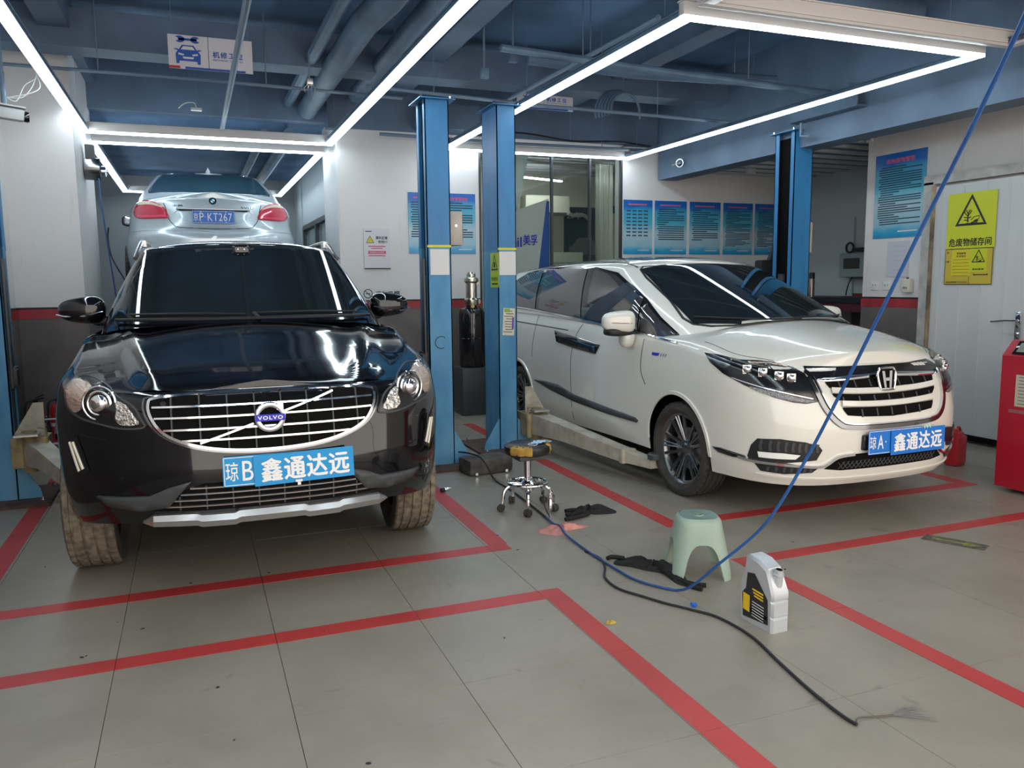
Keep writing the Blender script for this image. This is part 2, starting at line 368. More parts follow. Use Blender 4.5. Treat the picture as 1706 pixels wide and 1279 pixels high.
# =============== car body surfaces ===============
class Car:
    pass
def plan_quarter(W, D, n, nx=18):
    # reference points (x/W, y) of a superellipse quarter, from the centre line outwards
    out = []
    for i in range(nx+1):
        a = PI/2*i/nx
        sx = math.sin(a)**(2/n) if a > 0 else 0.0
        sy = 1-math.cos(a)**(2/n) if i < nx else 1.0
        out.append((sx, sy*D))
    return out
def supx(y, D, n): # x/W at y on the quarter
    if y >= D: return 1.0
    return max(0.0, 1-(1-y/D)**n)**(1/n)
def lower_body(S):
    """S: spec dict. returns mesh verts/faces for the full (mirrored) lower shell and hood"""
    L, D, n, Dr, nr = S['L'], S['D'], S['n'], S['Dr'], S['nr']
    # sample list of (xr, y): front arc by x, then by y
    smp = []
    xr = 0.0
    NX = S.get('nx', 16)
    for i in range(NX+1):
        x = 0.84*i/NX
        y = D*(1-max(0,1-x**n)**(1/n)); smp.append((x, y))
    y0 = smp[-1][1]
    ys = set()
    r = S['ar']
    for yc in S['axles']:
        for k in range(25):
            ys.add(round(yc-r*math.cos(PI*k/24), 5))
        ys.add(round(yc-r-0.012, 5)); ys.add(round(yc+r+0.012, 5))
    yy = y0+0.03
    yend = L-Dr*(1-max(0, 1-0.84**nr)**(1/nr))  # not exact; rear corner start
    yre = L-Dr*(1-(1-0.84**nr)**(1/nr))
    while yy < yre-0.02: ys.add(round(yy, 5)); yy += 0.05
    ys = sorted(y for y in ys if y0+0.01 < y < yre-0.01)
    cl = [];
    for y in ys:
        if cl and y-cl[-1] < 0.006: continue
        cl.append(y)
    for y in cl: smp.append((min(supx(y, D, n), supx(L-y, Dr, nr)), y))
    for i in range(NX, -1, -1):
        x = 0.84*i/NX; smp.append((x, L-Dr*(1-max(0,1-x**nr)**(1/nr))))
    NV = S.get('nv', 26); rows = []
    Wt = S['W']; yF = S['yF']; yR = S['yR']; R = S['round']
    for k, (xr, y) in enumerate(smp):
        # plan normal
        a = smp[max(k-1, 0)]; b = smp[min(k+1, len(smp)-1)]
        W0 = interp(Wt, 0.6)
        tx, ty = (b[0]-a[0])*W0, (b[1]-a[1])
        if k == 0: nx_, ny_ = 0, -1
        elif k == len(smp)-1: nx_, ny_ = 0, 1
        else:
            l = math.hypot(tx, ty); nx_, ny_ = ty/l, -tx/l
        zb = interp(S['zb'], y)
        if xr < 0.99 and y < D and 'zbx' in S: zb = interp(S['zbx'], xr) if y < S['axles'][0]-r else zb
        for yc in S['axles']:
            dd = abs(y-yc)
            if dd <= r: zb = max(zb, S['az']+math.sqrt(max(0, r*r-dd*dd))) if S['az']+math.sqrt(max(0, r*r-dd*dd)) > zb else zb
        zt = interp(S['zt'], y)
        if y < 1.2 and 'ztx' in S: zt = zt+interp(S['ztx'], xr)
        col = []
        for j in range(NV+1):
            v = j/NV; v = 1-(1-v)**1.35
            z = zb+(zt-zb)*v
            Wz = interp(Wt, z)
            fade = interp(S['wy'], y) if 'wy' in S else 1.0
            x = xr*Wz*fade
            yy = y+interp(yF, z)*max(0, 1-y/D)**S.get('fp', 1.0)-interp(yR, z)*max(0, 1-(L-y)/Dr)
            d = zt-z; rr = R if y < L-Dr*1.0 else S.get('roundr', R)
            rr = interp(S['ry'], y) if 'ry' in S else rr
            ins = 0
            if d < rr: q = 1-d/rr; ins = rr*0.8*(1-math.sqrt(max(0, 1-q*q)))
            x -= nx_*ins; yy -= ny_*ins
            x = max(x, 0) if xr > 0 else 0
            col.append(Vector((x, yy, z)))
        rows.append(col)
    return smp, rows
def shell_mesh(rows):
    """rows of columns -> mirrored quad grid"""
    vs = []; fs = []; n = len(rows); m = len(rows[0])
    for s in (1, -1):
        b = len(vs)
        for r in rows:
            for p in r: vs.append(Vector((s*p.x, p.y, p.z)))
        for i in range(n-1):
            for j in range(m-1):
                a, c, d, e = b+i*m+j, b+(i+1)*m+j, b+(i+1)*m+j+1, b+i*m+j+1
                fs.append((a, c, d, e) if s == 1 else (e, d, c, a))
    return vs, fs
def weld(vs, fs, dist=2e-4):
    bm = bmesh.new(); V = [bm.verts.new(v) for v in vs]; bm.verts.ensure_lookup_table()
    for f in fs:
        try: bm.faces.new([V[i] for i in f])
        except ValueError: pass
    bmesh.ops.remove_doubles(bm, verts=bm.verts[:], dist=dist)
    bmesh.ops.dissolve_degenerate(bm, edges=bm.edges[:], dist=1e-5)
    bmesh.ops.recalc_face_normals(bm, faces=bm.faces[:])
    return bm
def bm_obj(name, bm, m, parent, smooth=True, angle=40, **k):
    me = bpy.data.meshes.new(name); bm.to_mesh(me); bm.free(); me.materials.append(m)
    if smooth:
        me.polygons.foreach_set('use_smooth', [True]*len(me.polygons)); me.set_sharp_from_angle(angle=math.radians(angle))
    return link(name, me, parent, **k)
def hood_rows(rows, smp, kend, zc, ns=22, yc=None, ridge=None):
    """surface between the top edge (rows[k][-1], k=0..kend) and the centre line"""
    out = []
    y_start = rows[0][-1].y; y_end = rows[kend][-1].y
    arc = [0]
    for k in range(1, kend+1): arc.append(arc[-1]+(rows[k][-1]-rows[k-1][-1]).length)
    for k in range(kend+1):
        e = rows[k][-1]
        # centre point for this row: progresses with y, but front rows converge on the leading edge
        t = (e.y-y_start)/(y_end-y_start)
        yce = y_start+(y_end+(yc or 0)-y_start)*t
        col = []
        for i in range(ns+1):
            s = i/ns    # 0 centre, 1 edge
            x = e.x*s; y = yce+(e.y-yce)*s*s
            zcen = interp(zc, yce)
            z = zcen+(e.z-zcen)*(s**2.2)
            if ridge: z += ridge(x, y, s)
            col.append(Vector((x, y, z)))
        out.append(col)
    return out
def greenhouse(G):
    """loft between belt outline and roof outline. returns f(u, v) with u 0..3, v 0..1"""
    def outline(o, u):
        y0, y1, W, Df, nf, Dr, nr = o
        if u <= 1:
            a = PI/2*u; return (W*(math.sin(a)**(2/nf) if a > 0 else 0), y0+Df*(1-(math.cos(a)**(2/nf) if u < 1 else 0)))
        if u >= 2:
            a = PI/2*(3-u); return (W*(math.sin(a)**(2/nr) if a > 1e-9 else 0), y1-Dr*(1-(math.cos(a)**(2/nr) if u > 2 else 0)))
        t = u-1; return (W, (y0+Df)*(1-t)+(y1-Dr)*t)
    def f(u, v):
        bx, by = outline(G['base'], u); tx, ty = outline(G['top'], u)
        x = bx+(tx-bx)*v; y = by+(ty-by)*v
        zb = interp(G['zb'], by); zt = interp(G['zt'], ty)
        cr = G.get('crown', 0.0); W = G['top'][2]
        zt = zt+cr*(1-(tx/W)**2)
        z = zb+(zt-zb)*v
        # outward bulge and rounding into the roof
        b = G.get('bulge', 0.02)*4*v*(1-v)
        e = 1e-3; ua, ub = max(0, u-e), min(3, u+e)
        p, q = outline(G['base'], ua), outline(G['base'], ub); dx, dy = q[0]-p[0], q[1]-p[1]; l = math.hypot(dx, dy) or 1
        nx, ny = dy/l, -dx/l
        if u <= 0: nx, ny = 0, -1
        if u >= 3: nx, ny = 0, 1
        x += nx*b; y += ny*b
        rv = G.get('rv', 0.9)
        if v > rv:
            q = (v-rv)/(1-rv); ins = G.get('rin', 0.05)*(1-math.sqrt(max(0, 1-q*q))); x -= nx*ins; y -= ny*ins
        return Vector((max(0, x), y, z))
    return f
def gh_mesh(G, f, us, nv=14):
    vs = []; fs = []
    vv = [i/nv for i in range(nv)]+[1.0]
    rv = G.get('rv', .9); vv = sorted(set([rv*i/(nv-5) for i in range(nv-4)]+[rv+(1-rv)*q for q in (.25,.5,.7,.85,.94,1)]))
    rows = [[f(u, v) for v in vv] for u in us]
    a = shell_mesh(rows)
    # roof cap
    top = [r[-1] for r in rows]; cap = []; ys, ye = top[0].y, top[-1].y
    for k, e in enumerate(top):
        col = []
        yc = e.y; zc = interp(G['zc'], yc)
        for i in range(13):
            s = i/12; col.append(Vector((e.x*s, e.y, zc+(e.z-zc)*s**2.4)))
        cap.append(col)
    b = shell_mesh(cap)
    n = len(a[0]); return a[0]+b[0], a[1]+[tuple(n+i for i in q) for q in b[1]]
# =============== patches laid on a body ===============
def surf(o_list):
    """BVH with smooth normals from mesh objects (car-local coordinates)"""
    V = []; F = []; N = []
    for o in o_list:
        b = len(V); me = o.data
        V += [v.co.copy() for v in me.vertices]; N += [v.normal.copy() for v in me.vertices]
        F += [tuple(b+i for i in p.vertices) for p in me.polygons]
    T = []
    for f in F:
        for i in range(1, len(f)-1): T.append((f[0], f[i], f[i+1]))
    return dict(bvh=BVHTree.FromPolygons(V, T), V=V, T=T, N=N)
def hit(sf, o, d):
    h = sf['bvh'].ray_cast(o, d)
    if h[0] is None: return None
    p = h[0]; a, b, c = sf['T'][h[2]]; A, B, C_ = sf['V'][a], sf['V'][b], sf['V'][c]
    # barycentric normal
    v0, v1, v2 = B-A, C_-A, p-A; d00, d01, d11, d20, d21 = v0@v0, v0@v1, v1@v1, v2@v0, v2@v1
    den = d00*d11-d01*d01
    if abs(den) < 1e-14: n = h[1].copy()
    else:
        v = (d11*d20-d01*d21)/den; w_ = (d00*d21-d01*d20)/den; n = sf['N'][a]*(1-v-w_)+sf['N'][b]*v+sf['N'][c]*w_
    if n@d > 0: n = -n
    n.normalize(); return p, n
def basis(d):
    d = Vector(d).normalized(); up = Vector((0,0,1))
    if abs(d.z) > .95: up = Vector((0,1,0))
    x = d.cross(up).normalized(); return d, x, x.cross(d).normalized()
def patch(name, sf, pts, d, m, parent, off=0.004, sp=0.03, thick=0.0, mirror=False, close_smooth=0, label=None, maxdev=None):
    """pts: car-local 3D points of the outline; d: viewing direction onto the surface"""
    d, X, Y = basis(d); P3 = [Vector(p) for p in pts]
    if close_smooth: P3 = smoothpts(P3, close_smooth, True)
    P2 = [(p@X, p@Y) for p in P3]
    # densify
    q = []
    for i in range(len(P2)):
        a, b = P2[i], P2[(i+1) % len(P2)]; l = math.hypot(b[0]-a[0], b[1]-a[1]); k = max(1, int(l/sp+.5))
        for t in range(k): q.append(Vector((a[0]+(b[0]-a[0])*t/k, a[1]+(b[1]-a[1])*t/k)))
    nb = len(q); xs = [p.x for p in q]; ys = [p.y for p in q]
    def inside(x, y):
        c = False; j = nb-1
        for i in range(nb):
            if (q[i].y > y) != (q[j].y > y) and x < (q[j].x-q[i].x)*(y-q[i].y)/(q[j].y-q[i].y)+q[i].x: c = not c
            j = i
        return c
    pts2 = list(q); x = min(xs)+sp*.5; r2 = (sp*.45)**2
    while x < max(xs):
        y = min(ys)+sp*.5
        while y < max(ys):
            if inside(x, y) and min((p.x-x)**2+(p.y-y)**2 for p in q) > r2: pts2.append(Vector((x, y)))
            y += sp
        x += sp
    res = delaunay_2d_cdt(pts2, [], [list(range(nb))], 1, 1e-6)
    dist = 6.0; dep = sum(p@d for p in P3)/len(P3)
    vs = []; ns = []; ok = []
    for p in res[0]:
        o = X*p.x+Y*p.y+d*(dep-dist); h = hit(sf, o, d)
        if h is None:
            o2 = X*p.x+Y*p.y+d*dep; h2 = sf['bvh'].find_nearest(o2); vs.append(h2[0] if h2[0] else o2); ns.append(-d); ok.append(False); continue
        vs.append(h[0]+h[1]*off); ns.append(h[1]); ok.append(True)
    fs = [tuple(f) for f in res[2]]
    if thick > 0:
        b = len(vs); bt = set()
        ec = {}
        for f in fs:
            for i in range(len(f)):
                e = (f[i], f[(i+1) % len(f)]); ec[tuple(sorted(e))] = ec.get(tuple(sorted(e)), 0)+1
        base = [vs[i]-ns[i]*(thick+off) for i in range(b)]
        side = [e for e in [(f[i], f[(i+1) % len(f)]) for f in fs for i in range(len(f))] if ec[tuple(sorted(e))] == 1]
        vs = vs+base; ns = ns+ns; fs2 = [(e[1], e[0], b+e[0], b+e[1]) for e in side]
    else: fs2 = []
    out = []
    for s in ((1, -1) if mirror else (1,)):
        V = [Vector((v.x*s, v.y, v.z)) for v in vs]
        F = (fs+fs2)
        me = bpy.data.meshes.new(name); me.from_pydata(V, [], F)
        # orient along stored normals
        me.materials.append(m); me.polygons.foreach_set('use_smooth', [True]*len(fs)+[False]*len(fs2)); me.update()
        f0 = me.polygons[0]; nn = Vector((ns[f0.vertices[0]].x*s, ns[f0.vertices[0]].y, ns[f0.vertices[0]].z))
        if f0.normal@nn < 0: me.flip_normals()
        if not fs2:
            me.normals_split_custom_set_from_vertices([(n_.x*s, n_.y, n_.z) for n_ in ns])
        out.append(link(name, me, parent, label=label if not isinstance(label, (list, tuple)) else label[0 if s == 1 else 1]))
    return out if mirror else out[0]
def lay(sf, pts, d, off=0.004, n=0, close=False):
    """project a polyline onto the body; returns points and normals"""
    d = Vector(d).normalized(); P = [Vector(p) for p in pts]
    if n: P = smoothpts(P, n, close)
    out = []
    for p in P:
        h = hit(sf, p-d*6, d)
        if h is None:
            q = sf['bvh'].find_nearest(p); out.append((q[0]+q[1]*off, q[1]))
        else: out.append((h[0]+h[1]*off, h[1]))
    return out
def trim(name, sf, pts, d, m, parent, w=0.012, h=0.006, close=False, n=5, mirror=False, taper=False, label=None, dens=True):
    """flat raised strip following the body"""
    P = [Vector(p) for p in pts]
    if n: P = smoothpts(P, n, close)
    elif dens:
        Q = []
        for i in range(len(P)-(0 if close else 1)):
            a, b = P[i], P[(i+1) % len(P)]; k = max(1, int((b-a).length/0.03))
            Q += [a.lerp(b, t/k) for t in range(k)]
        if not close: Q.append(P[-1])
        P = Q
    L = lay(sf, P, d, 0.0); N = len(L); vs = []; fs = []
    for i, (p, nn) in enumerate(L):
        a = L[i-1][0] if (i > 0 or close) else p; b = L[(i+1) % N][0] if (i < N-1 or close) else p
        t = (b-a).normalized() if (b-a).length > 1e-6 else Vector((1,0,0)); s = t.cross(nn).normalized()
        ww = w*(max(.12, math.sin(PI*i/(N-1))**.6) if taper else 1)
        for q, hh in ((-.5, -.002), (-.38, h), (.38, h), (.5, -.002)): vs.append(p+s*ww*q+nn*hh)
    for i in range(N if close else N-1):
        j = (i+1) % N
        for k in range(3): fs.append((i*4+k, i*4+k+1, j*4+k+1, j*4+k))
    out = []
    for s in ((1, -1) if mirror else (1,)):
        me = newmesh(name, [(v.x*s, v.y, v.z) for v in vs], fs if s == 1 else [f[::-1] for f in fs], m, True)
        me.set_sharp_from_angle(angle=math.radians(50)); out.append(link(name, me, parent, label=label))
    return out if mirror else out[0]

def superblob(c, size, e=0.55, e2=None, nu=28, nv=16, M4=None, taper=None):
    """rounded box-like ellipsoid; e small = boxier"""
    e2 = e2 or e; vs = []; fs = []
    pw = lambda a, k: math.copysign(abs(a)**k, a)
    for j in range(nv+1):
        t = -PI/2+PI*j/nv
        for i in range(nu):
            a = 2*PI*i/nu
            x, y, z = pw(math.cos(t), e)*pw(math.cos(a), e2), pw(math.cos(t), e)*pw(math.sin(a), e2), pw(math.sin(t), e)
            v = Vector((x*size[0]/2, y*size[1]/2, z*size[2]/2))
            if taper: v = taper(v)
            vs.append(Vector(c)+(M4 @ v if M4 else v))
    for j in range(nv):
        for i in range(nu):
            k = (i+1) % nu; fs.append((j*nu+i, j*nu+k, (j+1)*nu+k, (j+1)*nu+i))
    return vs, fs
def ring(c, R, r, nrm, n=40, k=8, flat=1.0):
    d, X, Y = basis(nrm); c = Vector(c); vs = []; fs = []
    for i in range(n):
        a = 2*PI*i/n; rad = X*math.cos(a)+Y*math.sin(a)
        for j in range(k):
            b = 2*PI*j/k; vs.append(c+rad*(R+r*math.cos(b))-d*(r*flat*math.sin(b)))
    for i in range(n):
        for j in range(k): fs.append((i*k+j, i*k+(j+1) % k, ((i+1) % n)*k+(j+1) % k, ((i+1) % n)*k+j))
    return vs, fs
def on(sf, x, z, off=0.0, d=(0,1,0)):
    h = hit(sf, Vector((x, -3, z)), Vector(d)); return h[0]+h[1]*off, h[1]
def facing(c, nrm):
    """matrix placing local xy on a surface point, z along nrm, y up"""
    z = Vector(nrm).normalized(); up = Vector((0,0,1)); x = up.cross(z).normalized(); y = z.cross(x)
    m = Matrix((x, y, z)).transposed().to_4x4(); m.translation = Vector(c); return m
def place(o, m4): o.matrix_local = m4; return o
def plate_obj(name, parent, m4, w, h, mt, label=None, border=None, t=.004, r=.008):
    pts = []
    for cx, cy, a0 in ((w/2-r, h/2-r, 0), (-w/2+r, h/2-r, 90), (-w/2+r, -h/2+r, 180), (w/2-r, -h/2+r, 270)):
        for k in range(4):
            a = math.radians(a0+30*k); pts.append((cx+r*math.cos(a), cy+r*math.sin(a)))
    b = mb(mt).prism(pts, 0, t)
    if border:
        b.use(M['white_print'])
        for sx, sy, cx, cy in ((w-.008,.003,0,h/2-.006),(w-.008,.003,0,-h/2+.006),(.003,h-.010,w/2-.006,0),(.003,h-.010,-w/2+.006,0)): b.box((cx,cy,t),(sx,sy,.0012))
    o = b.build(name, parent, label=label, auto=30); o.matrix_local = m4; return o
def letters(body, parent, w, h, z, x=0, y=0, m=None, bold=.02, spacing=1.0, ex=.0008, name='lettering', shear=0):
    me = textmesh(body, 1.0, 0.0, 0.0, spacing, m, name); fit(me, w, h)
    if bold > 0 and len(me.vertices):
        sc = (w or h)/(len(body) if w else 1)*bold*.9; V = [v.co.copy() for v in me.vertices]; F = [tuple(p.vertices) for p in me.polygons]; mt = me.materials[0]; n = len(V); vs = []; fs = []
        for k, (dx, dy) in enumerate(((-1,0),(1,0),(0,.8),(0,-.8))):
            vs += [(v.x+dx*sc, v.y+dy*sc, k*.00012) for v in V]; fs += [tuple(i+k*n for i in f) for f in F]
        me = newmesh(name, vs, fs, mt)
    if shear:
        for v in me.vertices: v.co.x += v.co.y*shear
    o = link(name, me, parent, (x, y, z)); return o
# =============== wheels ===============
def tyre_mesh(R=0.365, W=0.235, rim=0.235, tread=None, n=120):
    hw = W/2; g = .009
    # profile: (x lateral, r, is_tread_shoulder)
    ribs = []; xs = []
    tw = hw*.86
    prof = [(-hw*.70, rim), (-hw*.86, rim+.012), (-hw*1.0, rim+(R-rim)*.38), (-hw*.99, rim+(R-rim)*.68), (-hw*.93, R-.014)]
    cuts = [-.62, -.22, .22, .62]; gw = .05
    px = -.86; pts = [(-tw, R-.004)]
    for c in cuts:
        a, b = (c-gw)*hw, (c+gw)*hw
        pts += [(a, R-.001), (a+.0015, R-g), (b-.0015, R-g), (b, R-.001)]
    pts += [(tw, R-.004)]
    prof = prof+pts+[(hw*.93, R-.014), (hw*.99, rim+(R-rim)*.68), (hw*1.0, rim+(R-rim)*.38), (hw*.86, rim+.012), (hw*.70, rim)]
    vs = []; fs = []; mi = []; k = len(prof)
    for i in range(n):
        a = 2*PI*i/n
        for q, (x, r) in enumerate(prof):
            rr = r
            if i % 3 == 0 and abs(x) > hw*.55 and r > R-.02: rr = r-.006
            if i % 4 == 2 and abs(x) < hw*.55 and r > R-.005: rr = r-.0025
            vs.append((x, rr*math.cos(a), rr*math.sin(a)))
    for i in range(n):
        j = (i+1) % n
        for q in range(k-1):
            fs.append((i*k+q, i*k+q+1, j*k+q+1, j*k+q)); x = (prof[q][0]+prof[q+1][0])/2; r = (prof[q][1]+prof[q+1][1])/2
            mi.append(1 if (r > R-.018 and abs(x) < hw*.94) else 0)
    me = newmesh('tyre', vs, fs, [M['rubber'], tread or M['rubber']], False, mi); me.polygons.foreach_set('use_smooth', [True]*len(fs)); me.set_sharp_from_angle(angle=.6)
    return me
def wheel(parent, loc, side, R, W, rimR, rimmat, nsp=10, tread=None, steer=0, cache={}, hubmat=None):
    """side=+1: outer face towards +x. wheel is an empty part with tyre, rim, spokes, hub"""
    key = (R, W, rimR, rimmat.name)
    if key not in cache:
        ty = tyre_mesh(R, W, rimR, tread)
        T = Matrix.Rotation(PI/2, 4, 'Y')   # z axis -> x axis
        hw = W/2
        a = mb(rimmat); a.lathe([(rimR+.004,-hw*.72),(rimR-.004,-hw*.7),(rimR-.02,-hw*.5),(rimR-.03,0),(rimR-.022,hw*.55),(rimR-.012,hw*.66),(rimR+.006,hw*.74),(rimR+.010,hw*.70)], 64, T, cap=False)
        a.use(M['void']).lathe([(0.0,-.005),(rimR-.03,-.005)], 40, T, cap=False)
        disc = mb(M['satin']).lathe([(.07,.006),(.07,.012),(.15,.012),(.15,.006)], 40, T, cap=False)
        sp = []
        b = mb(rimmat)
        for i in range(nsp//2):
            A = 2*PI*i/(nsp//2)
            for s in (-1, 1):
                aa = A+s*.17; bb = A+s*.30
                p0 = Vector((hw*.30, .055*math.cos(aa), .055*math.sin(aa))); p1 = Vector((hw*.62, (rimR-.012)*math.cos(bb), (rimR-.012)*math.sin(bb)))
                d = (p1-p0); yv = Vector((1,0,0)).cross(d).normalized()
                vs = []
                for p, w_, t in ((p0, .017, .018), (p0.lerp(p1, .5)+Vector((.006,0,0)), .012, .016), (p1, .015, .014)):
                    vs += [p-yv*w_-Vector((t,0,0)), p-yv*w_*.7, p+yv*w_*.7, p+yv*w_-Vector((t,0,0))]
                b.add(vs, [(0,1,5,4),(1,2,6,5),(2,3,7,6),(4,5,9,8),(5,6,10,9),(6,7,11,10),(3,0,4,7),(7,4,8,11),(0,3,2,1),(8,9,10,11)])
            A2 = A+PI/(nsp//2)
            for s in (-.07, .07):
                p0 = Vector((hw*.26, .055*math.cos(A2+s), .055*math.sin(A2+s))); p1 = Vector((hw*.60, (rimR-.012)*math.cos(A2+s*1.0), (rimR-.012)*math.sin(A2+s*1.0)))
                b.tube([p0, p0.lerp(p1,.5), p1], .0075, 6)
        c = mb(rimmat); c.lathe([(.0,hw*.44),(.028,hw*.43),(.034,hw*.38),(.060,hw*.30),(.072,hw*.1)], 32, T)
        c.use(M['dark_chrome'])
        for i in range(5):
            A = 2*PI*i/5+.3; c.cyl((hw*.2,.050*math.cos(A),.050*math.sin(A)), (hw*.40,.050*math.cos(A),.050*math.sin(A)), .008, 6)
        cache[key] = (ty, a.mesh('rim', 40), disc.mesh('brake_disc', 40), b.mesh('spokes', 40), c.mesh('wheel_hub', 40))
    ms = cache[key]
    wo = link('wheel', ms[0], parent, loc, (0, 0, (0 if side > 0 else PI)+steer))
    for nm, me in zip(('rim', 'brake_disc', 'spokes', 'wheel_hub'), ms[1:]): link(nm, me, wo)
    return wo
# =============== black SUV ===============
def build_suv():
    T = thing('car', 'shiny black sport utility car facing the camera, blue cover plate reading 鑫通达远', 'car', (0.29, 3.70, 0.0), -0.013)
    S = dict(L=4.63, D=0.80, n=2.5, Dr=0.7, nr=2.8, W=[(.25,.86),(.40,.915),(.60,.935),(.80,.942),(.95,.925),(1.10,.885),(1.25,.84)],
        yF=[(.30,.10),(.42,.03),(.50,.005),(.62,-.01),(.70,.0),(.80,.012),(.90,.04),(1.0,.09)], yR=[(.3,.05),(.6,0),(1.2,.05)],
        zb=[(0,.385),(.3,.37),(.5,.30),(1.3,.27),(3.2,.27),(4.2,.35),(4.63,.4)], zbx=[(0,.395),(.5,.40),(.8,.37),(.95,.35),(1,.345)], axles=(.89,3.66), ar=.405, az=.37,
        zt=[(0,.968),(.05,.975),(.2,.998),(.4,1.02),(.7,1.075),(1.0,1.135),(1.3,1.175),(2.0,1.18),(3.5,1.22),(4.63,1.22)],
        ztx=[(0,0),(.5,-.005),(.8,-.03),(1,-.02)], round=.06, ry=[(0,.035),(.3,.05),(.8,.09),(1.3,.05),(4,.04)])
    smp, rows = lower_body(S)
    kend = max(k for k in range(len(smp)) if smp[k][1] <= 1.30 and smp[k][0] > .5)
    vs, fs = shell_mesh(rows)
    def ridge(x, y, s):
        xr = .44+.20*min(1, max(0, (y-.05)/1.1)); t = min(1, max(0, (y-.02)/.25))
        a = max(0, 1-abs(x-xr)/.09); return t*(.012*a*a*(3-2*a) - (.02 if x > xr else 0)*min(1, (x-xr)/.12)*max(0,1-(s-.0)**6))
    hr = hood_rows(rows, smp, kend, [(0,.968),(.04,.985),(.12,1.015),(.3,1.065),(.6,1.13),(.9,1.195),(1.2,1.24),(1.4,1.26)], 26, -.08, ridge)
    v2, f2 = shell_mesh(hr); n = len(vs)
    body = bm_obj('body', weld(vs+v2, fs+[tuple(n+i for i in f) for f in f2]), M['black_paint'], T, angle=32)
    # dark cover under the glasshouse
    G = dict(base=(1.10, 4.50, .80, .34, 3.2, .3, 3), top=(1.98, 4.15, .595, .16, 3.0, .25, 3), zb=[(1.10,1.22),(1.45,1.15),(1.9,1.15),(4.5,1.2)], zt=[(1.98,1.675),(2.4,1.695),(3.5,1.70),(4.2,1.65)],
        zc=[(1.98,1.71),(2.2,1.74),(2.7,1.75),(4.15,1.69)], crown=.03, bulge=.018, rv=.93, rin=.035)
    gf = greenhouse(G); us = [i/24 for i in range(24)]+[1+i/30 for i in range(30)]+[2+i/14 for i in range(15)]
    v, f = gh_mesh(G, gf, us)
    gh = bm_obj('greenhouse', weld(v, f), M['black_paint'], T, angle=32)
    T['_'] = 0; del T['_']
    sfB = surf([body]); sfG = surf([gh])
    return T, body, gh, sfB, sfG, gf
suv = build_suv()
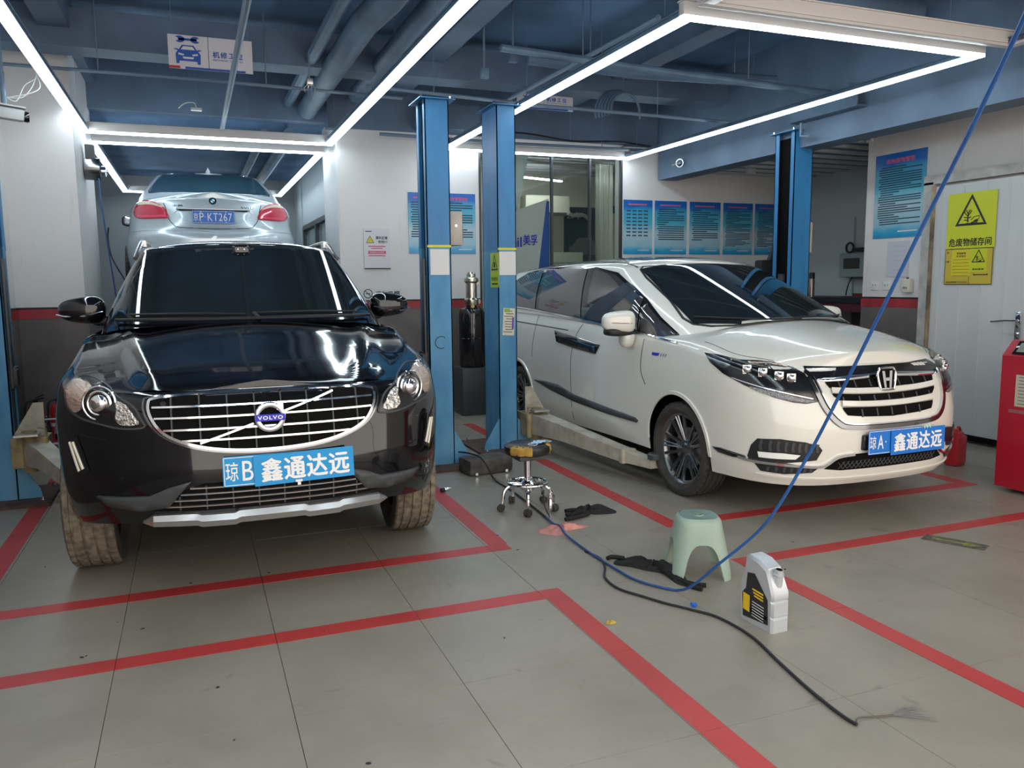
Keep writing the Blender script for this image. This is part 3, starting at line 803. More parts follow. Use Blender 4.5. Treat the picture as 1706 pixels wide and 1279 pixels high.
#DETAIL
def detail_suv():
    T, body, gh, sb, sg, gf = suv
    F = (0, 1, 0)
    mir = lambda P: [(-x, y, z) for x, y, z in P]
    # under tray and wheel wells
    u = mb(M['void']); u.box((0,2.3,.42),(1.24,3.9,.14)); u.box((0,2.27,.40),(1.64,1.8,.12)); 
    for y in (.89, 3.66):
        for s in (1,-1):
            vs = [(s*x, y-.43*math.cos(PI*k/12), .38+.43*math.sin(PI*k/12)) for x in (.60,.84) for k in range(13)]
            u.add(vs, [(k, k+1, 14+k, 13+k) for k in range(2, 11)]+[tuple(range(2, 11))])
    u.box((0,.89,.65),(1.2,.9,.3)).box((0,.36,.45),(1.40,.16,.1)); u.build('underbody', T)
    # glass
    W = [(-.715,1.3,1.245),(-.40,1.17,1.252),(0,1.11,1.254),(.40,1.17,1.252),(.715,1.3,1.245),(.64,1.66,1.46),(.566,2.0,1.655),(.37,2.0,1.69),(0,2.0,1.708),(-.37,2.0,1.69),(-.566,2.0,1.655),(-.64,1.66,1.46)]
    ws = patch('windscreen', sg, W, (0,1,-.35), M['glass_dark'], T, .004, .035)
    cw = mb(M['black_plastic'])
    L = lay(sg, [(x*.1, 1.0, 1.235) for x in range(-8, 9)], F, .02); cw.tube([p for p, n in L], .010, 8); cw.build('cowl', T)
    hs = mb(M['gloss_black']); 
    P, N = on(sg, 0, 1.655, .012); v, f = superblob(P, (.11,.03,.07), .7); hs.add(v, f, None, True)
    hs.use(M['chrome'])
    for x in (-.02,.02): hs.add(*superblob(P+Vector((x,-.014,.004)), (.012,.006,.012), .9, nu=10, nv=6), None, True)
    hs.build('sensor_housing', ws)
    for s in (-1, 1):
        b = mb(M['black_plastic']); a0 = (-.62*s if s > 0 else .05); 
        pts = [Vector((x, 0, z)) for x, z in (((-.64,1.268),(-.35,1.270),(-.02,1.262)) if s < 0 else ((.02,1.268),(.35,1.27),(.62,1.262)))]
        L = lay(sg, smoothpts(pts, 6), F, .014); b.tube([p for p, n in L], .007, 6); b.tube([L[0][0], L[0][0]+Vector((.03,-.04,-.03))], .011, 6); b.build('wiper', T)
    SG = [(.8,1.62,1.20),(.8,1.80,1.40),(.7,2.15,1.60),(.7,3.0,1.66),(.7,3.9,1.62),(.7,4.1,1.5),(.8,4.1,1.26)]
    patch('side_window', sg, SG, (-1,0,0), M['glass_side'], T, .004, .05, mirror=True)
    # headlights
    HL = [(.838,.470,.985),(.815,.545,1.012),(.758,.50,1.016),(.66,.29,.978),(.56,.145,.920),(.525,.105,.862),(.514,.092,.826),(.60,.135,.820),(.70,.20,.838),(.79,.29,.862),(.836,.37,.905)]
    D = (-.45,1,0)
    for s in (1, -1):
        m_ = (lambda P: P) if s > 0 else mir; d = (D[0]*s, 1, 0)
        h = patch('headlight', sb, m_(HL), d, M['gloss_black'], T, .003, .03, close_smooth=3)
        A = [(.815,.54,1.0),(.775,.49,1.0),(.72,.38,.978),(.745,.33,.95),(.752,.32,.90),(.79,.35,.878),(.830,.40,.915)]
        patch('turn_signal', sb, m_(A), d, M['amber'], h, .006, .02, close_smooth=3)
        B = [(.610,.215,.935),(.575,.165,.918),(.545,.125,.87),(.532,.105,.838),(.60,.14,.834),(.625,.16,.86),(.612,.18,.90)]
        patch('reflector', sb, m_(B), d, M['reflector'], h, .006, .018, close_smooth=2)
        p, n = on(sb, .690, .925, .004, ) if s > 0 else on(sb, -.690, .925, .004)
        n2 = Vector((.42*s, -1, .05)).normalized(); c = p+n2*.006
        for nm, R_, r_, mm in (('lamp_ring', .074, .006, M['chrome']), ('lamp_ring', .052, .007, M['chrome'])):
            q = mb(mm); q.add(*ring(c, R_, r_, -n2), None, True); q.build(nm, h)
        q = mb(M['gloss_black']); q.cyl(c-n2*.01, c+n2*.004, .062, 32); q.use(M['chrome']).lathe([(.040,.004),(.037,.016),(.028,.024),(.015,.029),(0,.031)], 28, Matrix.Translation(c) @ n2.to_track_quat('Z','Y').to_matrix().to_4x4()); q.build('projector_lens', h)
        lc = patch('lens_cover', sb, m_(HL), d, M['lamp_clear'], h, .022, .03, close_smooth=3, thick=.0)
        trim('lamp_surround', sb, m_(HL), d, M['grey_plastic'], h, .010, .006, True, 4)
        dr = [(.846,.355,.742),(.812,.300,.752),(.768,.247,.632),(.808,.295,.612)]
        g_ = patch('running_light', sb, m_([(.855,.37,.765),(.80,.285,.775),(.750,.228,.625),(.805,.29,.600)]), d, M['gloss_black'], T, .003, .02)
        for a_, b_ in (((.838,.345,.742),(.800,.285,.618)), ((.822,.318,.745),(.780,.262,.630))):
            trim('light_bar', sb, m_([a_, tuple((Vector(a_)+Vector(b_))/2), b_]), d, M['led_warm'], g_, .014, .008, n=3)
        trim('bumper_crease', sb, m_([(.80,.28,.790),(.74,.23,.775),(.66,.16,.768)]), d, M['gloss_black'], T, .006, .003, n=3)
        # fog corner bezel lines and cladding
        CL = [(.725,.217,.515),(.60,.13,.520),(.509,.079,.525),(.432,.045,.560),(.333,.017,.588),(.385,.037,.530),(.43,.06,.474),(.55,.10,.455),(.68,.18,.475)]
        patch('bumper_cladding', sb, m_(CL), F, M['grey_plastic'], T, .014, .03, thick=.012)
        SP = mb(M['gloss_black']); p, n = on(sb, .62*s, .60, .001); SP.cyl(p-n*.004, p+n*.003, .011, 14); SP.build('parking_sensor', T)
    # grille
    half = [(0,.075,.958),(.16,.085,.957),(.316,.092,.953),(.46,.117,.942),(.488,.115,.925),(.482,.092,.869),(.431,.059,.797),(.326,.028,.747),(.186,.008,.718),(0,.001,.708)]
    GR = half+[(-x, y, z) for x, y, z in half[::-1][1:-1]]
    g = patch('grille', sb, GR, F, M['void'], T, .002, .04)
    trim('grille_frame', sb, GR, F, M['chrome'], g, .016, .016, True, 4)
    trim('grille_surround', sb, [(x*1.05, y, .83+(z-.83)*1.09) for x, y, z in GR], F, M['dark_chrome'], g, .012, .004, True, 4)
    for z in (.906, .860, .810, .764):
        xe = interp([(.71,.16),(.747,.326),(.797,.431),(.869,.482),(.925,.488)], z)-.012; k = 12
        trim('grille_bar', sb, [(-xe+2*xe*i/k, 0, z) for i in range(k+1)], F, M['chrome'], g, .011, .018, n=2)
    for i in range(8):
        x = -.40+.1145*i; zl = interp([(0,.712),(.186,.722),(.326,.752),(.431,.802),(.48,.87)], abs(x))
        trim('grille_fin', sb, [(x, 0, zl), (x, 0, (zl+.95)/2), (x, 0, .95)], F, M['grey_plastic'], g, .008, .011, n=4)
    for a_, b_ in (((-.285,0,.752),(-.065,0,.822)), ((.068,0,.866),(.289,0,.935))):
        trim('emblem_slash', sb, [a_, b_], F, M['chrome'], g, .012, .03, n=6)
    P, N = on(sb, .006, .844, .028); e = mb(M['chrome']); e.add(*ring(P, .056, .013, (0,1,0), 48, 10, .7), None, True)
    e.use(M['void']).cyl(P+Vector((0,.012,0)), P+Vector((0,.006,0)), .05, 32); e.use(M['chrome']).add([P+Vector(q) for q in ((.030,-.006,.032),(.058,-.006,.032),(.058,-.006,.060),(.030,-.002,.060),(.058,.006,.060),(.058,.006,.032),(.030,.006,.06))], [(0,1,2,3),(1,5,4,2),(3,2,4,6)])
    em = e.build('emblem', g)
    bd = plate_obj('emblem_band', g, facing(P+Vector((0,-.013,0)), (0,-1,0)), .128, .030, M['emblem_blue'], t=.004, r=.003)
    me = textmesh('VOLVO', 1, .03, 0, 1.25, M['chrome']); fit(me, .108, .017); me2 = me; ob = link('lettering', me2, g); ob.matrix_local = facing(P+Vector((0,-.0178,0)), (0,-1,0))
    # lower grille
    lh = [(0,0,.578),(.289,.013,.572),(.385,.037,.538),(.459,.063,.490),(.50,.101,.452),(.289,.047,.446),(0,.026,.448)]
    lg = patch('lower_grille', sb, lh+[(-x, y, z) for x, y, z in lh[::-1][1:-1]], F, M['void'], T, .003, .04)
    for z, xe in ((.555,.34),(.528,.38),(.500,.43),(.472,.46)):
        trim('grille_bar', sb, [(-xe+2*xe*i/10, 0, z) for i in range(11)], F, M['satin'], lg, .007, .010, n=2)
    for i in range(8):
        x = -.385+.11*i; trim('grille_fin', sb, [(x,0,.455),(x,0,.51),(x,0,.565 if abs(x) < .3 else .52)], F, M['grey_plastic'], lg, .008, .008, n=3)
    # skid plate
    sk = mb(M['satin']); prof = []
    xs = [-.545,-.50,-.40,-.32,-.30,-.16,-.14,0,.14,.16,.30,.32,.40,.50,.545]
    lo = [.400,.388,.388,.388,.380,.380,.388,.388,.388,.380,.380,.388,.388,.388,.400]
    top = [.402,.432,.436,.436,.428,.428,.438,.438,.438,.428,.428,.436,.436,.432,.402]
    vs = []
    for x, a_, b_ in zip(xs, lo, top):
        p, n = on(sb, x, .46, 0); y = p.y+(.02 if abs(x) > .5 else 0)
        vs += [(x, y+.02, a_-.012), (x, y-.016, a_-.004), (x, y-.030, (a_+b_)/2), (x, y-.014, b_), (x, y+.02, b_+.004)]
    k = 5; fs = [(i*k+q, (i+1)*k+q, (i+1)*k+q+1, i*k+q+1) for i in range(len(xs)-1) for q in range(k-1)]
    sk.add(vs, fs, None, False); sk.build('skid_plate', T, auto=20)
    # number plate and the cover plate fixed over it
    npl = plate_obj('licence_plate', T, facing((0.005,-.020,.622), (0,-1,0)), .42, .135, M['plate_cyan'], border=True)
    letters('琼', npl, .052, .085, .0052, -.172, 0, bold=.012); letters('B', npl, .046, .088, .0052, -.105, 0, bold=.012)
    rot = facing((.145,-.028,.622), (0,-1,0)) @ Matrix.Rotation(math.radians(1.6), 4, 'Z')
    cp = plate_obj('cover_plate', T, rot, .44, .138, M['plate_cyan'], t=.003, r=.003, label='blue cover plate lettered 鑫通达远')
    letters('鑫通达远', cp, .385, .102, .0038, .005, 0, bold=.036, spacing=1.08)
    cl = mb(M['white_print']).box((-.03,-.062,.008),(.030,.010,.006)).box((-.03,-.073,.008),(.014,.018,.006)); cl.build('plate_clip', cp)
    # mirrors
    for s in (-1, 1):
        q = mb(M['black_paint'])
        tp = lambda v: Vector((v.x, v.y, v.z*(1-.22*(v.x*s)/.14)))
        v, f = superblob((s*.915, 1.66, 1.30), (.255,.17,.155), .72, .78, M4=Matrix.Rotation(s*.12, 3, 'Z'), taper=tp); q.add(v, f, None, True)
        q.use(M['black_plastic']).add(*superblob((s*.80,1.68,1.235), (.14,.09,.06), .6), None, True)
        mo = q.build('side_mirror', T)
        trim2 = mb(M['chrome']); trim2.tube([(s*.80,1.585,1.29),(s*.90,1.580,1.268),(s*1.0,1.60,1.265),(s*1.05,1.64,1.275)], .006, 6); trim2.build('turn_signal_strip', mo)
        # roof rail
        r = mb(M['satin']); pts = [(s*.640,2.02,1.615),(s*.612,2.26,1.722),(s*.625,2.8,1.755),(s*.62,3.7,1.75),(s*.60,4.0,1.71)]
        r.tube(smoothpts(pts, 5), .013, 8); r.box((s*.60,2.35,1.72),(.03,.12,.04)).box((s*.62,3.5,1.73),(.03,.12,.04)); r.build('roof_rail', T)
        # panel gaps
        trim('hood_gap', sb, [(s*.50,0,.945),(s*.56,0,.985),(s*.64,0,1.03),(s*.70,0,1.09)], (0,1,-.6), M['void'], T, .006, .0015, n=6)
    for s in (-1, 1):
        for y in (.89, 3.66):
            if y > 1: wheel(T, (s*.81, y, .366), s, .365, .235, .235, M['gun'], tread=M['dusty'])
            else: wheel(T, (s*.81, y, .366), s, .365, .235, .235, M['gun'], tread=M['dusty'], steer=-.03)
    # wheel arch trims
    for s in (-1, 1):
        for y in (.89, 3.66):
            trim('arch_trim', sb, [(s*1, y-.42*math.cos(PI*i/16*1.0), .37+.42*math.sin(PI*i/16)) for i in range(5, 16)], (-s,0,0), M['black_plastic'], T, .045, .012, n=2)
detail_suv()
def build_van():
    T = thing('minivan', 'pearl white minivan facing the camera at an angle, right of the middle lift posts', 'car', (3.825, 3.60, 0.0), 0.011, scale=0.94)
    S = dict(L=4.94, D=0.90, n=3.4, Dr=0.6, nr=3.0, W=[(.25,.87),(.40,.905),(.60,.915),(.85,.922),(1.05,.905),(1.2,.87),(1.3,.84)],
        yF=[(.20,.08),(.28,.0),(.36,-.03),(.55,-.05),(.65,-.045),(.75,-.02),(.85,.02),(.95,.08),(1.05,.14)], yR=[(.3,.05),(.6,0),(1.2,.05)],
        zb=[(0,.25),(.5,.255),(1.5,.27),(3.4,.245),(4.2,.35),(4.94,.35)], zbx=[(0,.24),(.7,.25),(1,.26)], axles=(1.0,3.90), ar=.375, az=.36,
        zt=[(0,.99),(.05,.995),(.25,1.03),(.5,1.07),(.75,1.11),(1.0,1.13),(1.3,1.13),(2.0,1.17),(2.6,1.20),(3.8,1.25),(4.94,1.26)],
        ztx=[(0,0),(.8,-.01),(1,0)], round=.06, ry=[(0,.05),(.3,.07),(.8,.08),(1.3,.04),(4,.03)])
    smp, rows = lower_body(S)
    kend = max(k for k in range(len(smp)) if smp[k][1] <= 1.25 and smp[k][0] > .5)
    vs, fs = shell_mesh(rows)
    hr = hood_rows(rows, smp, kend, [(0,.99),(.04,1.015),(.12,1.055),(.3,1.12),(.6,1.20),(.9,1.255),(1.3,1.30)], 24, -.35)
    v2, f2 = shell_mesh(hr); n = len(vs)
    body = bm_obj('body', weld(vs+v2, fs+[tuple(n+i for i in f) for f in f2]), M['white_paint'], T, angle=32)
    G = dict(base=(.80, 4.85, .875, .57, 2.3, .3, 3), top=(2.02, 4.65, .66, .22, 2.8, .25, 3), zb=[(.80,1.245),(1.0,1.16),(1.25,1.12),(1.5,1.13),(2.6,1.19),(4.8,1.25)], zt=[(2.02,1.65),(2.4,1.69),(3.0,1.70),(4.0,1.67),(4.65,1.64)],
        zc=[(2.02,1.685),(2.2,1.725),(2.8,1.755),(4.0,1.74),(4.65,1.67)], crown=.03, bulge=.03, rv=.93, rin=.04)
    gf = greenhouse(G); us = [i/24 for i in range(24)]+[1+i/40 for i in range(40)]+[2+i/14 for i in range(15)]
    v, f = gh_mesh(G, gf, us)
    gh = bm_obj('greenhouse', weld(v, f), M['white_paint'], T, angle=32)
    return T, body, gh, surf([body]), surf([gh]), gf
van = build_van()
#DETAIL
def detail_van():
    T, body, gh, sb, sg, gf = van
    su = surf([body, gh])
    F = (0, 1, 0); mir = lambda P: [(-x, y, z) for x, y, z in P]
    u = mb(M['void']); u.box((0,2.5,.38),(1.20,4.4,.14)); u.box((0,2.45,.36),(1.62,1.9,.12))
    for y in (1.0, 3.90):
        for s in (1,-1):
            vs = [(s*x, y-.40*math.cos(PI*k/12), .36+.40*math.sin(PI*k/12)) for x in (.58,.83) for k in range(13)]
            u.add(vs, [(k, k+1, 14+k, 13+k) for k in range(2, 11)]+[tuple(range(2, 11))])
    u.box((0,.40,.36),(1.3,.2,.1)); u.build('underbody', T)
    WL = [(-.700,1.09,1.225),(-.40,.82,1.215),(0,.70,1.217),(.40,.82,1.215),(.70,1.09,1.225),(.668,1.46,1.39),(.60,2.0,1.63),(.40,2.02,1.655),(0,2.03,1.668),(-.40,2.02,1.655),(-.60,2.0,1.63),(-.668,1.46,1.39)]
    ws = patch('windscreen', sg, WL, (0,1,-.35), M['glass_dark'], T, .005, .035)
    trim('windscreen_seal', sg, WL, (0,1,-.35), M['black_plastic'], ws, .022, .004, True, 3)
    for s in (-1, 1):
        P = [Vector((x, 0, z)) for x, z in (((-.66,1.26),(-.35,1.245),(0,1.235)) if s < 0 else ((-.05,1.25),(.3,1.25),(.6,1.25)))]
        L = lay(sg, smoothpts(P, 6), F, .014); b = mb(M['black_plastic']); b.tube([p for p, n in L], .007, 6); b.build('wiper', T)
    # side glass: dark frame, then three panes and the quarter light
    SF = [(-.9,1.005,1.092),(-.8,1.38,1.262),(-.8,1.63,1.392),(-.8,1.86,1.49),(-.8,2.19,1.605),(-.8,2.64,1.662),(-.8,3.0,1.675),(-.8,3.75,1.672),(-.8,4.15,1.632),(-.8,4.42,1.53),(-.8,4.50,1.30),(-.8,4.2,1.268),(-.9,3.5,1.248),(-.9,2.45,1.19),(-.9,1.6,1.13)]
    panes = [[(-.9,3.56,1.272),(-.9,3.74,1.652),(-.9,4.12,1.612),(-.9,4.38,1.51),(-.9,4.45,1.32),(-.9,4.15,1.290)],
             [(-.9,2.56,1.222),(-.9,2.76,1.640),(-.9,3.1,1.652),(-.9,3.66,1.650),(-.9,3.47,1.268)],
             [(-.9,1.60,1.158),(-.9,1.66,1.385),(-.9,1.86,1.465),(-.9,2.19,1.580),(-.9,2.62,1.635),(-.9,2.44,1.212)],
             [(-.9,1.06,1.112),(-.9,1.36,1.235),(-.9,1.60,1.355),(-.9,1.55,1.140)]]
    for s in (-1, 1):
        mm = (lambda P: P) if s < 0 else mir; d = (-s, 0, 0)
        fr = patch('window_frame', sg, mm(SF), d, M['gloss_black'], T, .003, .05)
        for i, P in enumerate(panes):
            patch('side_window', sg, mm(P), d, M['glass_side'], fr, .008, .05)
        trim('belt_moulding', su, mm([(-.9,1.03,1.095),(-.9,1.6,1.135),(-.9,2.45,1.196),(-.9,3.5,1.256),(-.9,4.4,1.29)]), d, M['chrome'], T, .018, .012, n=6)
        # door gaps
        for G in ([(-1,2.50,1.17),(-1,2.60,1.03),(-1,2.66,.80),(-1,2.665,.29)], [(-1,1.46,1.10),(-1,1.47,.95),(-1,1.46,.85),(-1,1.40,.76)], [(-1,3.46,1.23),(-1,3.50,1.0),(-1,3.52,.80)]):
            trim('door_gap', sb, mm(G), d, M['void'], T, .008, .0012, n=6)
        trim('slide_rail', sb, mm([(-1,2.75,1.10),(-1,3.5,1.12),(-1,4.3,1.14)]), d, M['grey_plastic'], T, .012, .002, n=4)
        H_ = [(-1,3.02,1.085),(-1,2.75,1.068),(-1,2.13,1.010),(-1,2.19,.930),(-1,2.55,.950),(-1,2.95,.985)]
        hd = patch('door_handle', sb, mm(H_), d, M['gloss_black'], T, .012, .04, thick=.01)
        trim('handle_strip', sb, mm([(-1,2.98,1.045),(-1,2.6,1.018),(-1,2.2,.985)]), d, M['chrome'], hd, .010, .016, n=4)
        SS = [(-1,3.485,.578),(-1,3.2,.592),(-1,2.93,.588),(-1,2.60,.535),(-1,2.0,.505),(-1,1.56,.488),(-1,1.51,.470),(-1,1.53,.452),(-1,2.0,.452),(-1,2.6,.475),(-1,3.07,.520)]
        patch('side_strip', sb, mm(SS), d, M['grey_plastic'], T, .012, .04, thick=.01)
        # mirror
        q = mb(M['white_paint']); c = (s*1.03, 1.62, 1.225)
        tp = lambda v: Vector((v.x, v.y*(1-.3*max(0, v.x*s)/.13), v.z*(1-.18*(v.x*s)/.14)))
        q.add(*superblob(c, (.26,.17,.165), .6, .65, M4=Matrix.Rotation(s*.15, 3, 'Z'), taper=tp), None, True)
        mo = q.build('side_mirror', T)
        q = mb(M['black_plastic']); q.add(*superblob((s*1.02,1.625,1.150), (.24,.15,.07), .6), None, True); q.build('mirror_base', mo)
        q = mb(M['white_paint']); q.add(*superblob((s*.955,1.62,1.085), (.11,.12,.12), .7, taper=lambda v: Vector((v.x*(1+v.z*2), v.y*(1+v.z*3), v.z))), None, True); q.build('mirror_foot', mo)
        q = mb(M['amber']); q.tube([(s*1.12,1.555,1.222),(s*1.05,1.530,1.218),(s*.96,1.530,1.215)], .004, 6); q.build('turn_signal_strip', mo)
        # headlights
        HL = [(-.900,.69,1.053),(-.870,.563,1.046),(-.822,.408,1.024),(-.74,.33,1.020),(-.665,.283,1.012),(-.60,.18,.982),(-.558,.132,.951),(-.536,.074,.87),(-.531,.034,.783),(-.60,.055,.772),(-.67,.095,.780),(-.752,.17,.806),(-.851,.335,.872),(-.894,.495,.932),(-.905,.62,.995)]
        dd = (.8*-s, 1, 0)
        h = patch('headlight', sb, mm(HL), dd, M['gloss_black'], T, .003, .03)
        dn = Vector((s*.62, -1, .02)).normalized()
        for x, y, z in ((-.826,.345,.970),(-.772,.262,.955),(-.705,.19,.938),(-.646,.148,.926)):
            o = Vector((x*-s, y, z)); hh = sb['bvh'].find_nearest(o); c = hh[0]+dn*.006
            q = mb(M['reflector']); T4 = Matrix.Translation(c) @ dn.to_track_quat('Z','Y').to_matrix().to_4x4()
            q.add(*MB_box(T4, .056, .058, .014, .012))
            q.use(M['chrome']).lathe([(.024,.008),(.020,.020),(.010,.027),(0,.028)], 20, T4); q.build('led_unit', h)
        patch('side_reflector', sb, mm([(-.905,.66,1.035),(-.87,.52,1.025),(-.86,.46,.985),(-.895,.55,.965)]), dd, M['dark_chrome'], h, .007, .02, close_smooth=2)
        DR = [(-.835,.300,.868),(-.782,.219,.850),(-.694,.131,.826),(-.60,.068,.797),(-.55,.04,.788),(-.600,.058,.778),(-.728,.144,.802),(-.82,.27,.845)]
        patch('running_light', sb, mm(DR), dd, M['running'], h, .008, .018, close_smooth=2)
        trim('light_bar', sb, mm([(-.88,.42,.912),(-.80,.25,.868),(-.70,.14,.836),(-.56,.05,.800)]), dd, M['chrome'], h, .008, .010, n=5)
        trim('amber_bar', sb, mm([(-.79,.36,1.010),(-.70,.29,1.005),(-.63,.20,.988)]), dd, M['amber'], h, .016, .006, n=4)
        patch('lens_cover', sb, mm(HL), dd, M['lamp_clear'], h, .013, .035)
        # fog lamp recess
        FG = [(-.842,.298,.425),(-.838,.27,.50),(-.821,.232,.546),(-.738,.12,.555),(-.62,.03,.540),(-.540,.001,.512),(-.518,-.001,.488),(-.547,.014,.425),(-.70,.10,.405),(-.831,.282,.398)]
        f = patch('fog_recess', sb, mm(FG), dd, M['black_plastic'], T, .004, .03)
        for i in range(9):
            x = -.805+.032*i
            trim('recess_rib', sb, mm([(x,0,.475),(x-.004,0,.505),(x,0,.545-.004*i*.6)]), F, M['grey_plastic'], f, .022, .008, n=3)
        L_ = [(-.815,.23,.466),(-.72,.11,.468),(-.640,.05,.460),(-.662,.069,.432),(-.74,.13,.430),(-.808,.226,.430)]
        patch('fog_lamp', sb, mm(L_), dd, mat('fog lamp', (.92,.92,.90), .2, coat=.6), f, .012, .02)
        FL = [(-.815,.26,.386),(-.70,.10,.384),(-.53,.013,.376),(-.56,.034,.346),(-.70,.12,.332),(-.79,.23,.340)]
        f2 = patch('lower_recess', sb, mm(FL), dd, M['black_plastic'], T, .006, .02)
        for i in range(7):
            x = -.77+.033*i; trim('recess_rib', sb, mm([(x,0,.345),(x,0,.360),(x,0,.375)]), F, M['grey_plastic'], f2, .020, .008, n=2)
        trim('bumper_moulding', sb, mm([(-.862,.362,.412),(-.832,.281,.401),(-.74,.14,.395),(-.642,.063,.390),(-.505,.007,.386),(-.415,-.021,.440),(-.30,-.04,.452)]), dd, M['chrome'], T, .022, .014, n=4)
        BF = [(-.900,.58,.440),(-.894,.508,.444),(-.850,.319,.426),(-.846,.300,.410),(-.870,.40,.402),(-.895,.52,.412)]
        patch('side_fin', sb, mm(BF), (.9*-s, .6, 0), M['gloss_black'], T, .010, .02, thick=.008)
        trim('hood_gap', sb, mm([(-.820,.80,1.122),(-.800,.49,1.060),(-.66,.29,1.018)]), (0,.3,-1), M['void'], T, .005, .0012, n=6)
    # dark centre section behind the plate
    lo = [(0,-.04,.455),(-.30,-.04,.452),(-.413,-.02,.430),(-.494,.007,.366),(-.38,-.014,.352),(0,-.028,.348)]
    q = lo+[(-x, y, z) for x, y, z in lo[::-1][1:-1]]
    lg = patch('lower_grille', sb, q, F, M['void'], T, .003, .03)
    for k in range(26):
        x = -.40+.8*k/25
        for s in (-1, 1):
            P = [(x, 0, .362), (x+s*.020, 0, .385), (x+s*.040, 0, .408)]
            if abs(x+s*.05) < .42: trim('mesh_wire', sb, P, F, M['grey_plastic'], lg, .006, .006, n=2)
    trim('bumper_lip_crease', sb, [(-.80,0,.315),(-.5,0,.300),(0,0,.292),(.5,0,.300),(.80,0,.315)], F, M['white_paint'], T, .02, .010, n=8)
    # grille
    def sym(h): return h+[(-x, y, z) for x, y, z in h[::-1] if abs(x) > 1e-6]
    g = patch('grille', sb, sym([(0,.09,.978),(-.305,.1,.980),(-.522,.173,.990),(-.56,.15,.955),(-.53,.09,.915),(-.47,.08,.905),(-.3,.08,.925),(0,.07,.940)]), F, M['gloss_black'], T, .004, .03)
    patch('wing_bar', sb, sym([(0,.06,.935),(-.3,.07,.922),(-.50,.09,.912),(-.46,.07,.893),(-.3,.05,.895),(0,.05,.908)]), F, M['chrome'], g, .016, .03, thick=.012)
    for zt, xt, zb, xb, zc, zcb in ((.900,.455,.862,.435,.905,.848), (.834,.432,.787,.391,.811,.765), (.745,.381,.695,.351,.733,.671)):
        h = [(0,0,zc),(-xt*.6,0,zc+(zt-zc)*.4),(-xt,0,zt),(-xt+.008,0,zt-.02),(-xb,0,zb),(-xb*.6,0,zcb+(zb-zcb)*.4),(0,0,zcb)]
        sl = patch('grille_slot', sb, sym(h), F, M['void'], g, .004, .03)
        for i in range(7):
            x = -.36+.12*i
            if abs(x) < xb-.01: trim('grille_fin', sb, [(x,0,zcb+.008),(x,0,(zc+zcb)/2),(x,0,zc-.006)], F, M['grey_plastic'], sl, .012, .006, n=3)
    for zc, xe, dz in ((.830,.43,.018), (.752,.38,.016)):
        trim('grille_bar', sb, [(-xe+2*xe*i/12, 0, zc+dz*abs(-1+i/6)**2) for i in range(13)], F, M['white_paint'], g, .044, .014, n=2)
    U = [(-.545,.12,.93),(-.529,.055,.834),(-.495,0,.735),(-.43,-.02,.655),(-.33,-.035,.622),(0,-.05,.612)]
    trim('grille_frame', sb, U+[(-x, y, z) for x, y, z in U[::-1][1:]], F, M['dark_chrome'], g, .034, .014, n=4)
    U2 = [(-.52,.12,.93),(-.503,.055,.838),(-.472,0,.745),(-.412,-.02,.672),(-.32,-.035,.642),(0,-.05,.634)]
    trim('frame_chrome', sb, U2+[(-x, y, z) for x, y, z in U2[::-1][1:]], F, M['chrome'], g, .010, .020, n=4)
    # emblem
    P, N = on(sb, -.008, .882, .034); m4 = facing(P, (0,-1,.12))
    R_ = [(-.052,.050),(-.063,.030),(-.060,0),(-.048,-.045),(-.036,-.056),(.036,-.056),(.048,-.045),(.060,0),(.063,.030),(.052,.050),(.040,.058),(-.040,.058)]
    e = mb(M['void']); e.prism(R_, -.012, .0); 
    e.use(M['chrome']).tube([(x, y, .002) for x, y in [tuple(v)[:2] for v in smoothpts([(a, b, 0) for a, b in R_], 3, True)]], .0065, 8, True)
    for s in (-1, 1):
        e.prism([(s*.036,.044),(s*.018,.044),(s*.013,.008),(s*.013,-.008),(s*.010,-.044),(s*.024,-.044),(s*.030,0)][::s], 0, .008)
    e.prism([(-.016,.008),(.016,.008),(.016,-.008),(-.016,-.008)][::-1], 0, .008)
    eo = e.build('emblem', g); eo.matrix_local = m4 @ Matrix.Scale(1.2, 4)
    # plates
    pl = plate_obj('licence_plate', T, facing((-.015,-.085,.522), (0,-1,0)), .44, .150, M['plate_blue'], border=True)
    letters('琼', pl, .050, .080, .0052, -.185, 0, bold=.012); letters('A', pl, .048, .086, .0052, -.122, 0, bold=.015); letters('·', pl, .010, None, .0052, -.080, 0)
    cp = plate_obj('cover_plate', T, facing((.172,-.094,.512), (0,-1,0)) @ Matrix.Rotation(math.radians(.5), 4, 'Z'), .46, .155, M['plate_blue'], t=.003, r=.003, label='blue cover plate lettered 鑫通达远')
    letters('鑫通达远', cp, .405, .112, .0038, 0, 0, bold=.036, spacing=1.08)
    c = mb(M['gloss_black']); c.box((.13,-.045,.52),(.76,.05,.10), bev=.015); c.build('plate_holder', T)
    lf = mb(mat('mint clip', (.45,.78,.70), .5)); 
    for i in range(5): lf.add(*superblob((-.01+.0+.012*(i-2), -.002+.01*(i % 2), .004), (.012,.020,.006), 1, nu=8, nv=6), None, True)
    lo_ = lf.build('leaf_clip', cp); lo_.location = (.08,.082,.003)
    # badges and sunroof
    for s in (-1, 1):
        h = hit(sb, Vector((s*3, 1.22, .998)), Vector((-s,0,0)))
        bm_ = mb(M['emblem_blue']).prism([(-.10,-.010),(-.02,-.010),(.0,.012),(-.10,.012)], 0, .003)
        for i in range(3): bm_.use(M['chrome']).prism([(.01+.03*i,-.012),(.018+.03*i,-.012),(.034+.03*i,.012),(.026+.03*i,.012)], 0, .003)
        bo = bm_.build('badge', T); bo.matrix_local = facing(h[0]+h[1]*.001, h[1]) @ Matrix.Scale(1 if s < 0 else 1, 4)
